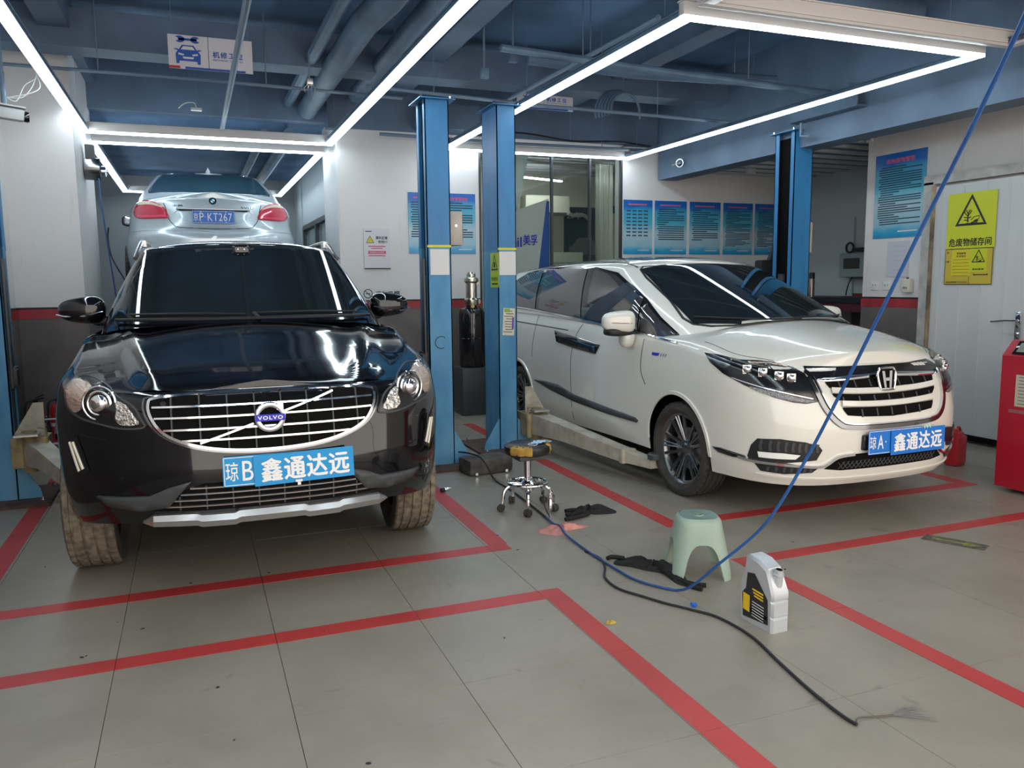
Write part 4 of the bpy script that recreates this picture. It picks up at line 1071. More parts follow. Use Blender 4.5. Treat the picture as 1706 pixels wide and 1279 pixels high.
    patch('sunroof', sg, [(-.40,2.25,1.8),(.40,2.25,1.8),(.42,2.9,1.8),(-.42,2.9,1.8)], (0,0,-1), M['gloss_black'], T, .004, .05)
    for s in (-1, 1):
        trim('roof_moulding', sg, [(s*.60,2.05,1.9),(s*.585,2.4,1.9),(s*.58,3.2,1.9),(s*.58,4.4,1.9)], (0,0,-1), M['black_plastic'], T, .016, .003, n=5)
        for y in (1.0, 3.90): wheel(T, (s*.79, y, .340), s, .340, .215, .252, M['gun'], tread=M['rubber'])
        for y in (1.0, 3.90):
            trim('arch_lip', sb, [(s*1, y-.385*math.cos(PI*i/16), .36+.385*math.sin(PI*i/16)) for i in range(0, 17)], (-s,0,0), M['white_paint'], T, .030, .010, n=2)
def MB_box(T4, x, y, z, b):
    q = MB(); q.box((0,0,0), (x, y, z), bev=b); return [T4 @ Vector(v) for v in q.v], q.f
detail_van()
def build_sedan():
    # local y = 0 at the tail, tail towards the camera
    T = thing('sedan', 'silver four-door sedan seen from behind, raised high behind the black car', 'car', (0.26, 8.90, 1.27), 0.0)
    S = dict(L=4.84, D=0.85, n=2.9, wy=[(0,.90),(.8,.955),(2.0,1.0)], Dr=0.8, nr=2.5, W=[(.15,.84),(.35,.90),(.60,.923),(.72,.90),(.80,.885),(.95,.865),(1.1,.82)],
        yF=[(.2,.10),(.35,.02),(.55,-.02),(.69,-.02),(.73,.03),(.80,.05),(.95,.07),(1.05,.09)], yR=[(.3,.05),(.6,0),(1.2,.05)],
        zb=[(0,.24),(.5,.2),(4.84,.2)], axles=(1.12,4.0), ar=.35, az=.32,
        zt=[(0,1.06),(.1,1.068),(.5,1.08),(1.0,1.07),(2.0,1.03),(3.6,.92),(4.3,.85),(4.84,.72)],
        ztx=[(0,.01),(.8,-.01),(1,-.03)], round=.05, ry=[(0,.03),(.2,.05),(.8,.10),(4,.05)])
    smp, rows = lower_body(S)
    kend = max(k for k in range(len(smp)) if smp[k][1] <= 1.0)
    vs, fs = shell_mesh(rows)
    hr = hood_rows(rows, smp, kend, [(0,1.07),(.03,1.10),(.10,1.125),(.4,1.13),(.9,1.14),(1.1,1.14)], 20, -.25)
    v2, f2 = shell_mesh(hr); n = len(vs)
    body = bm_obj('body', weld(vs+v2, fs+[tuple(n+i for i in f) for f in f2]), M['silver_paint'], T, angle=32)
    G = dict(base=(.62, 3.75, .77, .35, 3.0, .5, 2.6), top=(1.35, 2.7, .55, .16, 3.0, .2, 3), zb=[(.62,1.12),(1.0,1.03),(3.8,.96)], zt=[(1.35,1.44),(1.8,1.475),(2.3,1.475),(2.7,1.39)],
        zc=[(1.35,1.47),(1.6,1.51),(2.0,1.525),(2.7,1.41)], crown=.02, bulge=.02, rv=.93, rin=.03)
    gf = greenhouse(G); us = [i/20 for i in range(20)]+[1+i/24 for i in range(24)]+[2+i/14 for i in range(15)]
    v, f = gh_mesh(G, gf, us)
    gh = bm_obj('greenhouse', weld(v, f), M['silver_paint'], T, angle=32)
    return T, body, gh, surf([body]), surf([gh]), gf
sedan = build_sedan()
#DETAIL
def detail_sedan():
    T, body, gh, sb, sg, gf = sedan
    F = (0, 1, 0); mir = lambda P: [(-x, y, z) for x, y, z in P]
    u = mb(M['void']); u.box((0,2.4,.28),(1.2,4.3,.14))
    for y in (1.12, 4.0):
        for s in (1,-1):
            vs = [(s*x, y-.37*math.cos(PI*k/12), .32+.37*math.sin(PI*k/12)) for x in (.58,.86) for k in range(13)]
            u.add(vs, [(k, k+1, 14+k, 13+k) for k in range(12)]+[tuple(range(13))])
    u.build('underbody', T)
    GL = [(-.63,.86,1.185),(-.4,.78,1.18),(0,.745,1.185),(.4,.78,1.18),(.63,.86,1.185),(.57,1.15,1.33),(.49,1.40,1.435),(.30,1.42,1.47),(0,1.42,1.482),(-.30,1.42,1.47),(-.49,1.40,1.435),(-.57,1.15,1.33)]
    rg = patch('rear_window', sg, GL, (0,1,-.45), mat('rear car glass', (.02,.05,.07), .05, coat=.5), T, .004, .04)
    trim('window_seal', sg, GL, (0,1,-.45), M['chrome'], rg, .012, .003, True, 3)
    SW = [(-.8,1.0,1.10),(-.8,1.2,1.25),(-.8,1.5,1.39),(-.8,2.4,1.41),(-.8,3.1,1.28),(-.8,3.4,1.08)]
    patch('side_window', sg, SW, (1,0,0), M['glass_side'], T, .004, .05, mirror=True)
    # roof aerial fin
    f = mb(M['silver_paint']); y0 = 1.50; z0 = 1.485
    f.add([(-.035,y0,z0),(.035,y0,z0),(.03,y0+.17,z0),(-.03,y0+.17,z0),(0,y0+.01,z0+.075),(0,y0+.03,z0+.075)], [(0,1,4),(1,2,5,4),(2,3,5),(3,0,4,5),(0,3,2,1)]); f.build('roof_aerial', T)
    for s in (-1, 1):
        mm = (lambda P: P) if s < 0 else mir; d = (.55*-s, 1, 0)
        TL = [(-.745,.47,.925),(-.735,.42,.99),(-.70,.33,1.035),(-.62,.27,1.035),(-.556,.235,1.022),(-.478,.156,.978),(-.447,.128,.923),(-.433,.112,.858),(-.56,.19,.850),(-.67,.286,.853),(-.725,.39,.872)]
        t = patch('tail_light', sb, mm(TL), d, M['red_lamp'], T, .012, .03, close_smooth=3, thick=.012)
        UP = [(-.72,.38,.995),(-.69,.32,1.025),(-.60,.25,1.020),(-.52,.19,.995),(-.47,.15,.955),(-.56,.20,.985),(-.64,.26,.995)]
        patch('indicator_strip', sb, mm(UP), d, M['lamp_white'], t, .017, .02, close_smooth=2)
        LO = [(-.715,.37,.895),(-.56,.19,.885),(-.452,.125,.888),(-.445,.12,.866),(-.56,.19,.862),(-.715,.37,.870)]
        patch('brake_strip', sb, mm(LO), d, M['red_lamp_light'], t, .017, .02)
        # mirror just peeping out on each side
        q = mb(M['black_plastic']); q.add(*superblob((s*.98, 3.3, 1.05), (.20,.10,.14), .6), None, True); q.use(M['chrome']).add(*superblob((s*.98, 3.245, 1.05), (.16,.02,.11), .5), None, True); q.box((s*.87,3.3,1.0),(.12,.06,.05)); q.build('side_mirror', T)
        for y in (1.12, 4.0): wheel(T, (s*.80, y, .32), s, .32, .225, .222, M['gun'], tread=M['rubber'])
    # boot lid outline and plate recess
    BL = [(-.476,.165,1.009),(-.456,.139,.954),(-.430,.104,.845),(-.39,.08,.790),(-.331,.065,.762),(0,.038,.748),(.331,.065,.762),(.39,.08,.790),(.430,.104,.845),(.456,.139,.954),(.476,.165,1.009)]
    bl = trim('boot_gap', sb, BL, F, M['void'], T, .008, .0012, n=3)
    RC = [(-.345,.097,.942),(-.325,.08,.860),(-.290,.069,.812),(-.16,.051,.788),(0,.05,.784),(.16,.051,.788),(.290,.069,.812),(.325,.08,.860),(.345,.097,.942)]
    rc = patch('plate_recess', sb, RC, F, mat('shaded recess silver', (.46,.56,.62), .32, metal=.5, coat=1.0), T, .002, .03)  # darker copy of the body silver, the recess shade is put into the colour
    trim('recess_edge', sb, RC[:], F, M['silver_paint'], rc, .014, .008, True, 2)
    hb = mb(M['silver_paint']); hb.box((0,.072,.950),(.72,.05,.020), bev=.008); hb.use(M['void']).box((0,.07,.937),(.66,.03,.010)); hb.build('boot_handle', T)
    lk = mb(M['dark_chrome']); P, N = on(sb, .272, .873, .003); lk.cyl(P, P+N*.004, .012, 16); lk.build('boot_lock', T)
    pl = plate_obj('licence_plate', T, facing((-.006,.040,.868), (0,-1,0)), .415, .128, M['plate_blue'], border=True, label='blue number plate reading 京P·KT267')
    letters('京', pl, .046, .078, .0052, -.170, 0, bold=.012); letters('P', pl, .040, .080, .0052, -.115, 0, bold=.015); letters('·', pl, .008, None, .0052, -.080, 0)
    letters('KT267', pl, .235, .080, .0052, .060, 0, bold=.012, spacing=1.1)
    for x in (-.12, .12):
        for z in (.052,-.052):
            b = mb(M['white_print']); b.cyl((x,z,.004),(x,z,.007),.005,8); b.build('plate_bolt', pl)
    # roundel and badges
    P, N = on(sb, -.006, 1.031, .004); r_ = mb(M['dark_chrome']); T4 = facing(P, N)
    r_.lathe([(.038,0),(.038,.005),(.034,.007),(.034,.004)], 32, None, cap=False); r_.use(M['void']).lathe([(.034,.004),(0,.005)], 32, None)
    r_.use(M['white_print']).prism([(0,0)]+[(.022*math.cos(a*PI/12), .022*math.sin(a*PI/12)) for a in range(0,7)], .005, .0065); r_.prism([(0,0)]+[(.022*math.cos(PI+a*PI/12), .022*math.sin(PI+a*PI/12)) for a in range(0,7)], .005, .0065)
    r_.use(M['plate_cyan']).prism([(0,0)]+[(.022*math.cos(PI/2+a*PI/12), .022*math.sin(PI/2+a*PI/12)) for a in range(0,7)], .005, .0065); r_.prism([(0,0)]+[(.022*math.cos(PI*1.5+a*PI/12), .022*math.sin(PI*1.5+a*PI/12)) for a in range(0,7)], .005, .0065)
    o = r_.build('roundel', T); o.matrix_local = T4
    for txt, x, z, w_ in (('华晨', -.345, .980, .11), ('530 Li', .330, .970, .13)):
        P, N = on(sb, x, z, .003); o = letters(txt, T, w_, .022, 0, m=M['dark_chrome'], bold=.006); o.name = 'badge'; o.matrix_local = facing(P, N)
    trim('bumper_crease', sb, [(-.80,.4,.735),(-.6,.2,.735),(0,0,.720),(.6,.2,.735),(.80,.4,.735)], F, M['silver_paint'], T, .014, .006, n=5)
    for x in (-.35, .35):
        P, N = on(sb, x, .66, .0); b = mb(M['silver_paint']); b.cyl(P-N*.002, P+N*.003, .012, 14); b.build('parking_sensor', T)
detail_sedan()
# =============== light frames ===============
def light_frame(x0, x1, y0, y1, z, label, lit=True, w=.080, h=.075):
    T = thing('light_frame', label, 'ceiling light', ((x0+x1)/2, (y0+y1)/2, z), group=None)
    dx, dy = (x1-x0)/2, (y1-y0)/2
    for cx, cy, lx, ly in ((0,-dy,2*dx+w,.055),(0,dy,2*dx+w,.055),(-dx,0,w,2*dy-.055),(dx,0,w,2*dy-.055)):
        hh = h if lx > ly else .028
        b = mb(M['alu'] if lx > ly else M['duct']); b.box((cx,cy,hh/2+.012),(lx,ly,hh),bev=.006); b.box((cx,cy,hh+.016),(lx+.012,ly+.012,.008))
        r = b.build('light_bar', T)
        e = mb(M['tube'] if lit else M['alu']); e.box((cx,cy,.002),(lx-.004 if lx > ly else w-.004, ly-.004,.018), bev=.003)
        e.build('tube', r)
    for sx in (-1, 1):
        for sy in (-.9, 0, .9): mb(M['pipe']).cyl((sx*dx,sy*dy,h+.01),(sx*dx,sy*dy,3.75-z),.002,5).build('hanger_wire', T)
    return T
light_frame(-.88, 1.46, .8, 9.0, 2.93, 'long glowing tube rectangle hung above the black car')
light_frame(-.88, 1.46, 9.62, 14.3, 2.93, 'glowing tube rectangle over the raised silver sedan, beyond the long one')
light_frame(2.73, 5.05, 4.13, 8.90, 2.93, 'glowing tube rectangle hung above the white minivan')
light_frame(2.73, 5.10, .4, 3.95, 2.95, 'unlit white frame in the upper right, nearer than the glowing rectangle', lit=False)
T = thing('office_light', 'slim lit tube under the office ceiling behind the glass screen', 'ceiling light', (4.72,10.9,2.93), .35)
mb(M['alu']).box((0,0,.02),(1.0,.05,.03)).build('housing', T); mb(mat('office tube', (.9,.95,1), .4, emit=(.9,.97,1.0), es=60)).box((0,0,-.004),(.98,.04,.02)).build('tube', T)
mb(M['pipe']).cyl((-.35,0,.03),(-.35,0,.27),.004,6).cyl((.35,0,.03),(.35,0,.27),.002,5).build('hanger_wire', T)
# =============== two-post lifts ===============
M['lift_blue'] = mat('lift blue paint', (.035,.21,.46), .38, var=.22, vscale=3, stretch=(2,2,.5), bump=.05, bscale=12)
M['lift_worn'] = mat('worn lift blue', (.11,.31,.50), .5, col2=(.05,.22,.42), vscale=5, stretch=(1,1,.4))
M['arm_paint'] = mat('old beige arm paint', (.50,.46,.38), .55, var=.35, vscale=9)
M['arm_yellow'] = mat('dirty yellow casting', (.42,.33,.17), .6, var=.5, vscale=9)
M['rust'] = mat('rusty base plate', (.13,.07,.055), .8, col2=(.05,.035,.03), vscale=14)
M['paper'] = mat('white paper', (.66,.64,.64), .6)
M['yellow'] = mat('yellow print', (.62,.58,.03), .5)
def post(name, label, x0, x1, y0, y1, h, open_side=None, zsplit=1.71, group=None):
    """x0..x1, y0..y1 footprint; open_side 'x-' / 'x+' leaves a channel open"""
    T = thing(name, label, 'lift post', ((x0+x1)/2, (y0+y1)/2, 0), group=group)
    w, d = x1-x0, y1-y0; t = .008; lip = .055
    def shell(z0, z1, m, nm):
        b = mb(m); zc, hh = (z0+z1)/2, z1-z0
        b.box((0,-d/2+t/2,zc),(w,t,hh)).box((0,d/2-t/2,zc),(w,t,hh))
        for s in (-1, 1):
            if open_side == ('x+' if s > 0 else 'x-'):
                b.box((s*(w/2-t/2),-d/2+lip/2,zc),(t,lip,hh)).box((s*(w/2-t/2),d/2-lip/2,zc),(t,lip,hh))
            else: b.box((s*(w/2-t/2),0,zc),(t,d,hh))
        return b.build(nm, T)
    shell(.02, zsplit, M['lift_worn'], 'column'); shell(zsplit, h, M['lift_blue'], 'upper_column')
    b = mb(M['lift_blue']).box((0,0,h+.004),(w+.09,d+.09,.008)); 
    b.build('cap_plate', T)
    for sx in (-1, 1):
        for sy in (-1, 1):
            mb(M['chrome']).cyl((sx*(w/2+.02),sy*(d/2-.0),h+.008),(sx*(w/2+.02),sy*(d/2),h+.030),.010,6).build('bolt', T)
    if open_side:
        s = 1 if open_side == 'x+' else -1
        b = mb(M['void']).box((s*(w/2-.045),0,h*.5),(.01,d-.03,h-.1)); b.build('channel_back', T)
        b = mb(M['grey_plastic']).box((s*(w/2-.02),.02,.95),(.03,.07,1.1)); b.box((s*(w/2+.012),-.02,.86),(.05,.12,.10)); b.build('carriage_rail', T)
    b = mb(M['rust']).box((0,-.02,.010),(w+.42,d+.34,.020)); b.build('base_plate', T)
    for s in (-1, 1):
        g = mb(M['lift_worn'])
        g.prism([(s*w/2,0),(s*(w/2+.14),0),(s*(w/2+.13),.06),(s*w/2,.27)][::s], -.005, .005, Matrix.Translation((0,-d/2+.01,.02)) @ FRONT); g.build('gusset', T)
    for sx in (-1, 1):
        for sy in (-1, 1):
            mb(M['chrome']).lathe([(.016,0),(.016,.012),(.008,.014),(.008,.03),(0,.03)],6,Matrix.Translation((sx*(w/2+.16),sy*(d/2+.09)-.02,.02)),False).build('anchor_bolt', T)
    return T
P1 = post('lift_post', 'blue steel lift post close beside the black car, left one of the middle pair', 1.685, 1.872, 6.0, 6.24, 2.80, 'x-')
P2 = post('lift_post', 'blue lift post between round stool and white minivan, with yellow-green side label', 2.40, 2.565, 6.38, 6.74, 2.88, None, 1.71)
P3 = post('lift_post', 'blue lift post rising behind the bonnet of the white minivan', 5.47, 5.69, 6.40, 6.68, 2.86, 'x-', .6)
P4 = post('lift_post', 'blue lift post at the left edge of the photo, left of the black car', -1.36, -1.155, 6.15, 6.40, 2.80, 'x+')
def at_front(P, x, z, y=None):   # local coordinates on the front face of a post
    return Matrix.Translation((x-P.location.x, (y if y is not None else 0), z)) 
def sheet(name, parent, m4, w, h, m, t=.0015, **k):
    o = mb(m).prism([(-w/2,-h/2),(w/2,-h/2),(w/2,h/2),(-w/2,h/2)], 0, t).build(name, parent, **k); o.matrix_local = m4; return o
def fm(c, nrm): return facing(c, nrm)
for P, yf, xc, wd in ((P1, -.122, 1.778, .187), (P2, -.182, 2.482, .165)):
    sheet('yellow_tape', P, fm((xc-P.location.x, yf, 1.72), (0,-1,0)), wd+.004, .018, M['yellow'], .002)
    sheet('paper_sheet', P, fm((xc-P.location.x+.002, yf-.001, 1.60), (0,-1,0)), .150, .195, M['paper'], .002)
rc = sheet('receipt_sticker', P2, fm((2.49-P2.location.x, yf, 1.11), (0,-1,0)) @ Matrix.Rotation(-.06,4,'Z'), .105, .23, mat('cream sticker', (.66,.60,.50), .6), .002)
for i in range(9): sheet('print_line', rc, Matrix.Translation((-.005+.01*(i%2), .09-.022*i, .002)), .06+.02*((i*7)%3)/2, .006, M['grey_plastic'], .0006)
sheet('green_block', rc, Matrix.Translation((-.02,.095,.002)), .05, .03, mat('leaf green print', (.20,.42,.05), .5), .001); sheet('purple_block', rc, Matrix.Translation((.038,-.01,.002)), .018, .10, mat('purple print', (.15,.08,.40), .5), .001)
wl = sheet('warning_label', P2, fm((-.083, -.10, 1.545), (-1,0,0)), .20, .29, mat('label green yellow', (.42,.55,.03), .5), .002, label='yellow-green warning label on the side of the post')
def tri(R, r, m, name, parent, m4, z=0):
    b = mb(m); pts = [(R*math.cos(a), R*math.sin(a)) for a in (PI/2, PI/2+2*PI/3, PI/2+4*PI/3)]; q = [(r*math.cos(a), r*math.sin(a)) for a in (PI/2, PI/2+2*PI/3, PI/2+4*PI/3)]
    vs = [(x, y, z+.001) for x, y in pts]+[(x, y, z+.001) for x, y in q]
    b.add(vs, [(i, (i+1)%3, 3+(i+1)%3, 3+i) for i in range(3)]); o = b.build(name, parent); o.matrix_local = m4; return o
tri(.092, .066, M['black_plastic'], 'warning_triangle', wl, Matrix.Translation((0,.045,.0015)))
b = mb(M['black_plastic']).box((0,0,.001),(.03,.05,.001)); b.lathe([(.018,.0015),(.024,.0015)],20,None,cap=False); o = b.build('lock_symbol', wl); o.location = (0,.045,.0015)
lt = letters('有电危险', wl, .15, .032, .0025, 0, -.075, M['black_plastic'], .01); sheet('print_line', wl, Matrix.Translation((0,-.115,.002)), .14, .012, M['black_plastic'], .0006)
q = mb(M['black_plastic']).tube([(.047*math.cos(a*PI/12), .047*math.sin(a*PI/12), 0) for a in range(3, 21)], .0025, 5); o = q.build('drawn_circle', P1); o.matrix_local = fm((0.0, -.124, .985), (0,-1,0))
# control box on the first post
b = mb(mat('beige control box', (.50,.44,.38), .5, var=.2, vscale=7)).box((0,0,0),(.115,.15,.26),bev=.008); b.use(M['grey_plastic']).box((-.056+.115,-.0,0),(.004,.13,.22)) 
o = b.build('control_box', P1); o.location = (.155,.02,1.86)
mb(M['chrome']).cyl((0,-.078,.02),(0,-.088,.02),.010,10).build('key_lock', o)
b = mb(mat('beige box lid', (.56,.44,.32), .5)).box((0,0,0),(.10,.14,.30),bev=.008); o = b.build('control_box', P3); o.location = (.17,.02,1.86)
mb(M['white_print']).cyl((-.02,-.075,-.10),(-.02,-.10,-.13),.012,8).build('toggle', o)
# carriages and arms
def lift_arm(post_, loc, pts, sgn):
    T = link('lift_arm', None, post_, tuple(Vector(loc)-post_.location))
    L = Vector(loc)
    b = mb(M['arm_paint']); P = [Vector(p)-L for p in pts]; vs = []
    W = (.075, .06, .05, .04); Hh = (.085, .065, .045, .030)
    for p, w, h in zip(P, W, Hh):
        vs += [p+Vector((-w,0,-h)), p+Vector((w,0,-h)), p+Vector((w,0,h)), p+Vector((-w,0,h))]
    n = len(P); fs = [(0,1,2,3)[::-1], tuple(4*(n-1)+i for i in range(4))]
    for i in range(n-1):
        for k in range(4): fs.append((4*i+k, 4*i+(k+1)%4, 4*i+4+(k+1)%4, 4*i+4+k))
    b.add(vs, [f[::-1] for f in fs]); b.build('arm_beam', T, auto=20)
    e = P[-1]; q = mb(M['arm_paint']); q.box(tuple(P[-2]+Vector((0,-.03,0))),(.115,.05,.105),bev=.006); q.build('arm_collar', T)
    q = mb(M['grey_plastic']); q.lathe([(.055,.03),(.055,.06),(.045,.07),(0,.07)],16,Matrix.Translation(e+Vector((0,0,.01)))); q.build('lift_pad', T)
    c = mb(M['arm_yellow']); c.box((-sgn*.0,.06,-.005),(.22,.20,.20),bev=.01); c.cyl((0,-.02,-.13),(0,-.02,.14),.045,14); c.build('carriage', T)
    g = mb(M['arm_paint']); g.prism([(-.09*sgn,.10),(.10*sgn,.10),(-.03*sgn,.32),(-.09*sgn,.32)][::(1 if sgn > 0 else -1)], -.006, .006, Matrix.Translation((0,.02,0)) @ FRONT); g.build('carriage_gusset', T)
    k = mb(M['arm_yellow']); k.tube([(-.11*sgn,-.08,.02),(-.11*sgn,-.09,.16),(-.06*sgn,-.09,.17)], .007, 6); k.cyl((-.10*sgn,-.09,-.10),(-.10*sgn,-.09,.10),.022,10); k.build('lock_pin', T)
    q = mb(M['satin']); q.box((.0,-.09,.125),(.14,.10,.012)); q.build('gear_plate', T)
    return T
lift_arm(P2, (2.70,6.30,.235), [(2.70,6.22,.245),(2.76,5.80,.235),(2.90,5.10,.175),(2.97,4.80,.160)], 1)
lift_arm(P4, (-1.045,6.05,.36), [(-1.02,6.03,.36),(-.92,5.85,.34),(-.68,5.50,.20),(-.64,5.36,.19)], -1)
for P, s in ((P1, -1), (P4, 1)):
    mb(mat('dark rubber guard', (.06,.062,.065), .5)).box((s*.118,-.07,1.20),(.014,.075,.86),bev=.003).build('guard_strip', P)
    mb(M['black_plastic']).box((s*.125,-.06,.84),(.05,.09,.11),bev=.006).build('latch_box', P)
# black motor cover between the two middle posts
T = thing('foot_cover', 'dusty black cover box on the floor between the two middle lift posts', 'cover', (2.03,5.72,0))
b = mb(mat('dusty black cover', (.035,.033,.03), .6, col2=(.11,.095,.08), vscale=9)).box((0,0,.062),(.37,.22,.12),rot=Matrix.Rotation(.12,4,'Z'),bev=.03); b.build('shell', T)
for x in (-.12, .13): mb(M['chrome']).cyl((x,-.13+.03*(x>0),.02),(x,-.145+.03*(x>0),.02),.012,8).build('bolt', T)
# scissor lift carrying the sedan
T = thing('scissor_lift', 'blue scissor lift hidden behind the black car, holding up the silver sedan', 'car lift', (.26,11.2,0))
for s in (-1, 1):
    mb(M['lift_blue']).box((s*.55,0,.05),(.55,2.2,.10)).build('base', T)
    mb(M['lift_blue']).box((s*.52,.1,1.37),(.40,1.7,.07)).build('platform', T)
    for q in (-1, 1):
        mb(M['lift_blue']).tube([(s*.55+q*.12,-.95*q,.10),(s*.55+q*.10,.80*q,1.33)], .035, 6).build('scissor_leg', T)
    for y in (-.7, .7): mb(M['rubber']).box((s*.52,y,1.432),(.30,.16,.05)).build('rubber_block', T)
# small nuts on the floor by the post
T = thing('hose_coupling', 'small shiny hose coupling lying on the red line beside the black car', 'fitting', (1.56,5.26,0), .3)
mb(M['chrome']).lathe([(.010,0),(.014,.006),(.014,.028),(.009,.034),(.009,.055),(0,.055)],10,Matrix.Translation((0,0,.016)) @ Matrix.Rotation(PI/2,4,'Y')).build('body', T); mb(M['black_plastic']).cyl((-.028,0,.015),(.0,0,.015),.014,10).build('sleeve', T)
T = thing('concrete_block', 'low dirty white concrete pad beside the left lift post', 'pad', (-.66,6.2,0))
mb(mat('chalky concrete', (.34,.33,.29), .8, var=.6, vscale=12)).box((0,0,.022),(.52,.34,.044),bev=.012).build('pad', T)
# =============== pipes and ducts under the ceiling ===============
def run(name, label, cat, pts, r, m='pipe', n=10, hang=(), k=0, flat=None):
    P = smoothpts(pts, k) if k else [Vector(p) for p in pts]; o = P[0].copy()
    T = thing(name, label, cat, tuple(o))
    if flat:
        a, b = P[0]-o, P[-1]-o; mb(M[m]).box(tuple((a+b)/2), (flat[0], (b-a).length, flat[1]), bev=.01).build('duct_run', T)
        L = (b-a).length; q = int(L/1.2)
        for i in range(1, q): mb(M[m]).box(tuple(a.lerp(b, i/q)), (flat[0]+.02, .03, flat[1]+.02)).build('flange', T)
    else: mb(M[m]).tube([p-o for p in P], r, n).build('pipe_run', T)
    for h in hang:
        p = Vector(h)-o; mb(M['pipe']).cyl(tuple(p), (p.x, p.y, H-o.z), .005, 6).build('hanger', T)
    return T
run('pipe', 'thin grey pipe running away in front of the hanging bay sign', 'pipe', [(.39,2.4,3.06),(.39,8.2,3.06),(.39,9.4,3.06)], .024, hang=[(.39,4.6,3.06)])
run('pipe', 'blue-grey ceiling pipe left of the wide duct, above the black car', 'pipe', [(1.10,1.2,3.42),(1.10,9,3.42),(1.10,9.4,3.42)], .055, 'duct', hang=[(1.10,5,3.42),(1.10,8,3.42)])
run('duct', 'wide blue-grey round duct above the right side of the black car', 'duct', [(1.36,1.0,3.36),(1.36,5.6,3.36),(1.30,6.2,3.36),(1.30,9,3.36),(1.30,9.4,3.36)], .105, 'duct', 14, hang=[(1.36,4,3.36),(1.3,7.6,3.36)])
run('duct', 'blue-grey duct along the glowing tube right of the wide round duct', 'duct', [(1.72,1.0,3.42),(1.72,8.8,3.42)], .08, 'duct', 12, hang=[(1.72,3.4,3.42),(1.72,7,3.42)])
run('conduit', 'thin pale conduit crossing the ceiling in front of the long tube rectangle end', 'conduit', [(-1.38,7.5,3.16),(0.2,7.5,3.16),(1.9,7.5,3.13)], .014, hang=[(-.6,7.5,3.16),(.7,7.5,3.16)])
run('conduit', 'thin pipe crossing just above the tops of the middle blue posts', 'conduit', [(1.5,7.15,3.13),(3.2,7.15,3.08),(5.4,7.15,3.06)], .016, hang=[(2.1,7.15,3.13),(4.4,7.15,3.07)])
run('pipe', 'grey pipe crossing the ceiling over the minivan windscreen', 'pipe', [(2.3,6.0,3.22),(3.9,6.0,3.16),(5.5,6.0,3.12)], .030, 'duct', hang=[(3.0,6.0,3.2),(4.6,6.0,3.15)])
run('duct', 'flat pale duct crossing the ceiling above the minivan roof', 'duct', [(2.9,6.9,3.42),(3.9,6.8,3.36),(5.3,6.5,3.32)], .055, 'duct', 10, hang=[(3.6,6.82,3.4),(4.9,6.6,3.34)])
run('duct', 'broad brown-grey duct crossing at the top centre of the photo', 'duct', [(1.9,5.0,3.50),(3.1,5.0,3.50),(5.4,5.0,3.50)], .11, 'ceil2', 14, hang=[(2.5,5,3.5)])
run('pipe', 'slim pipe crossing beside the broad duct at the top centre', 'pipe', [(1.9,4.7,3.30),(3.2,4.7,3.28),(5.4,4.7,3.26)], .035, 'ceil2', 10, hang=[(2.4,4.7,3.3),(4.4,4.7,3.27)])
run('pipe', 'diagonal pipe from the tube frame towards the glass screen', 'pipe', [(3.2,5.2,3.30),(3.15,7.0,3.30),(3.1,8.8,3.30)], .022, 'pipe', hang=[(3.17,6.2,3.3)])
run('conduit', 'low conduit run in front of the glass screen top', 'conduit', [(1.95,8.7,3.02),(3.4,8.7,3.0),(5.3,8.75,3.02)], .018, 'pipe', hang=[(2.7,8.7,3.02),(4.6,8.7,3.0)])
run('pipe', 'grey pipe under the ceiling behind the silver sedan, left of its neighbour', 'pipe', [(.86,9.7,3.14),(.86,12,3.14),(.86,14.6,3.14)], .05, 'duct')
run('pipe', 'fatter grey pipe under the ceiling right behind the silver sedan', 'pipe', [(1.14,9.7,3.14),(1.14,12,3.14),(1.14,14.6,3.14)], .075, 'duct')
# coil of hose under the ceiling
T = thing('hose_coil', 'dark ribbed hose coiled under the ceiling above the minivan', 'hose', (4.15,7.35,3.10))
for i in range(6):
    P = [((.16+.02*i)*math.cos(a), .03*i, (.16+.012*i)*math.sin(a)) for a in [PI*k/12*1.0-.2 for k in range(0, 15)]]
    mb(M['duct']).tube([(x, y, z+.05) for x, y, z in P], .013, 7).build('coil', T)
mb(M['pipe']).cyl((0,.05,.2),(0,.05,.65),.006,6).build('hanger', T)
run('cable', 'black cable sagging along the beam above the glass screen', 'cable', [(2.9,8.72,3.10),(3.6,8.70,3.12),(4.2,8.72,3.07),(4.8,8.70,3.09),(5.3,8.72,3.06)], .012, 'black_plastic', 6, k=4, hang=[(4.2,8.72,3.07)])
# pipe fittings on the side beam
T = thing('valve', 'small pipe valve with handwheel on the dark beam', 'valve', (5.53,8.55,2.83), 0)
mb(M['satin']).tube([(0,0,0),(-.05,0,0),(-.05,-.14,0)], .010, 8).build('pipe_stub', T); q = mb(M['satin']); q.add(*ring((-.06,-.17,0),.045,.008,(1,.6,0),20,6),None,True); q.cyl((-.05,-.14,0),(-.06,-.17,0),.008,8); q.build('handwheel', T)
T = thing('wall_conduit', 'short white elbow conduit at the top corner of the right wall', 'conduit', (6.33,6.30,2.80))
q = mb(M['white_plastic']); q.tube([(0,.06,.0),(0,0,0),(-.03,-.02,.02),(-.03,-.02,.30),(-.03,.02,.34)], .018, 8); q.build('pipe_run', T); mb(M['white_plastic']).box((-.03,0,.36),(.05,.05,.05),bev=.01).build('junction', T)
T = thing('bracket', 'painted steel bracket with pipe on the dark beam above the far blue post', 'bracket', (5.53,6.0,2.93))
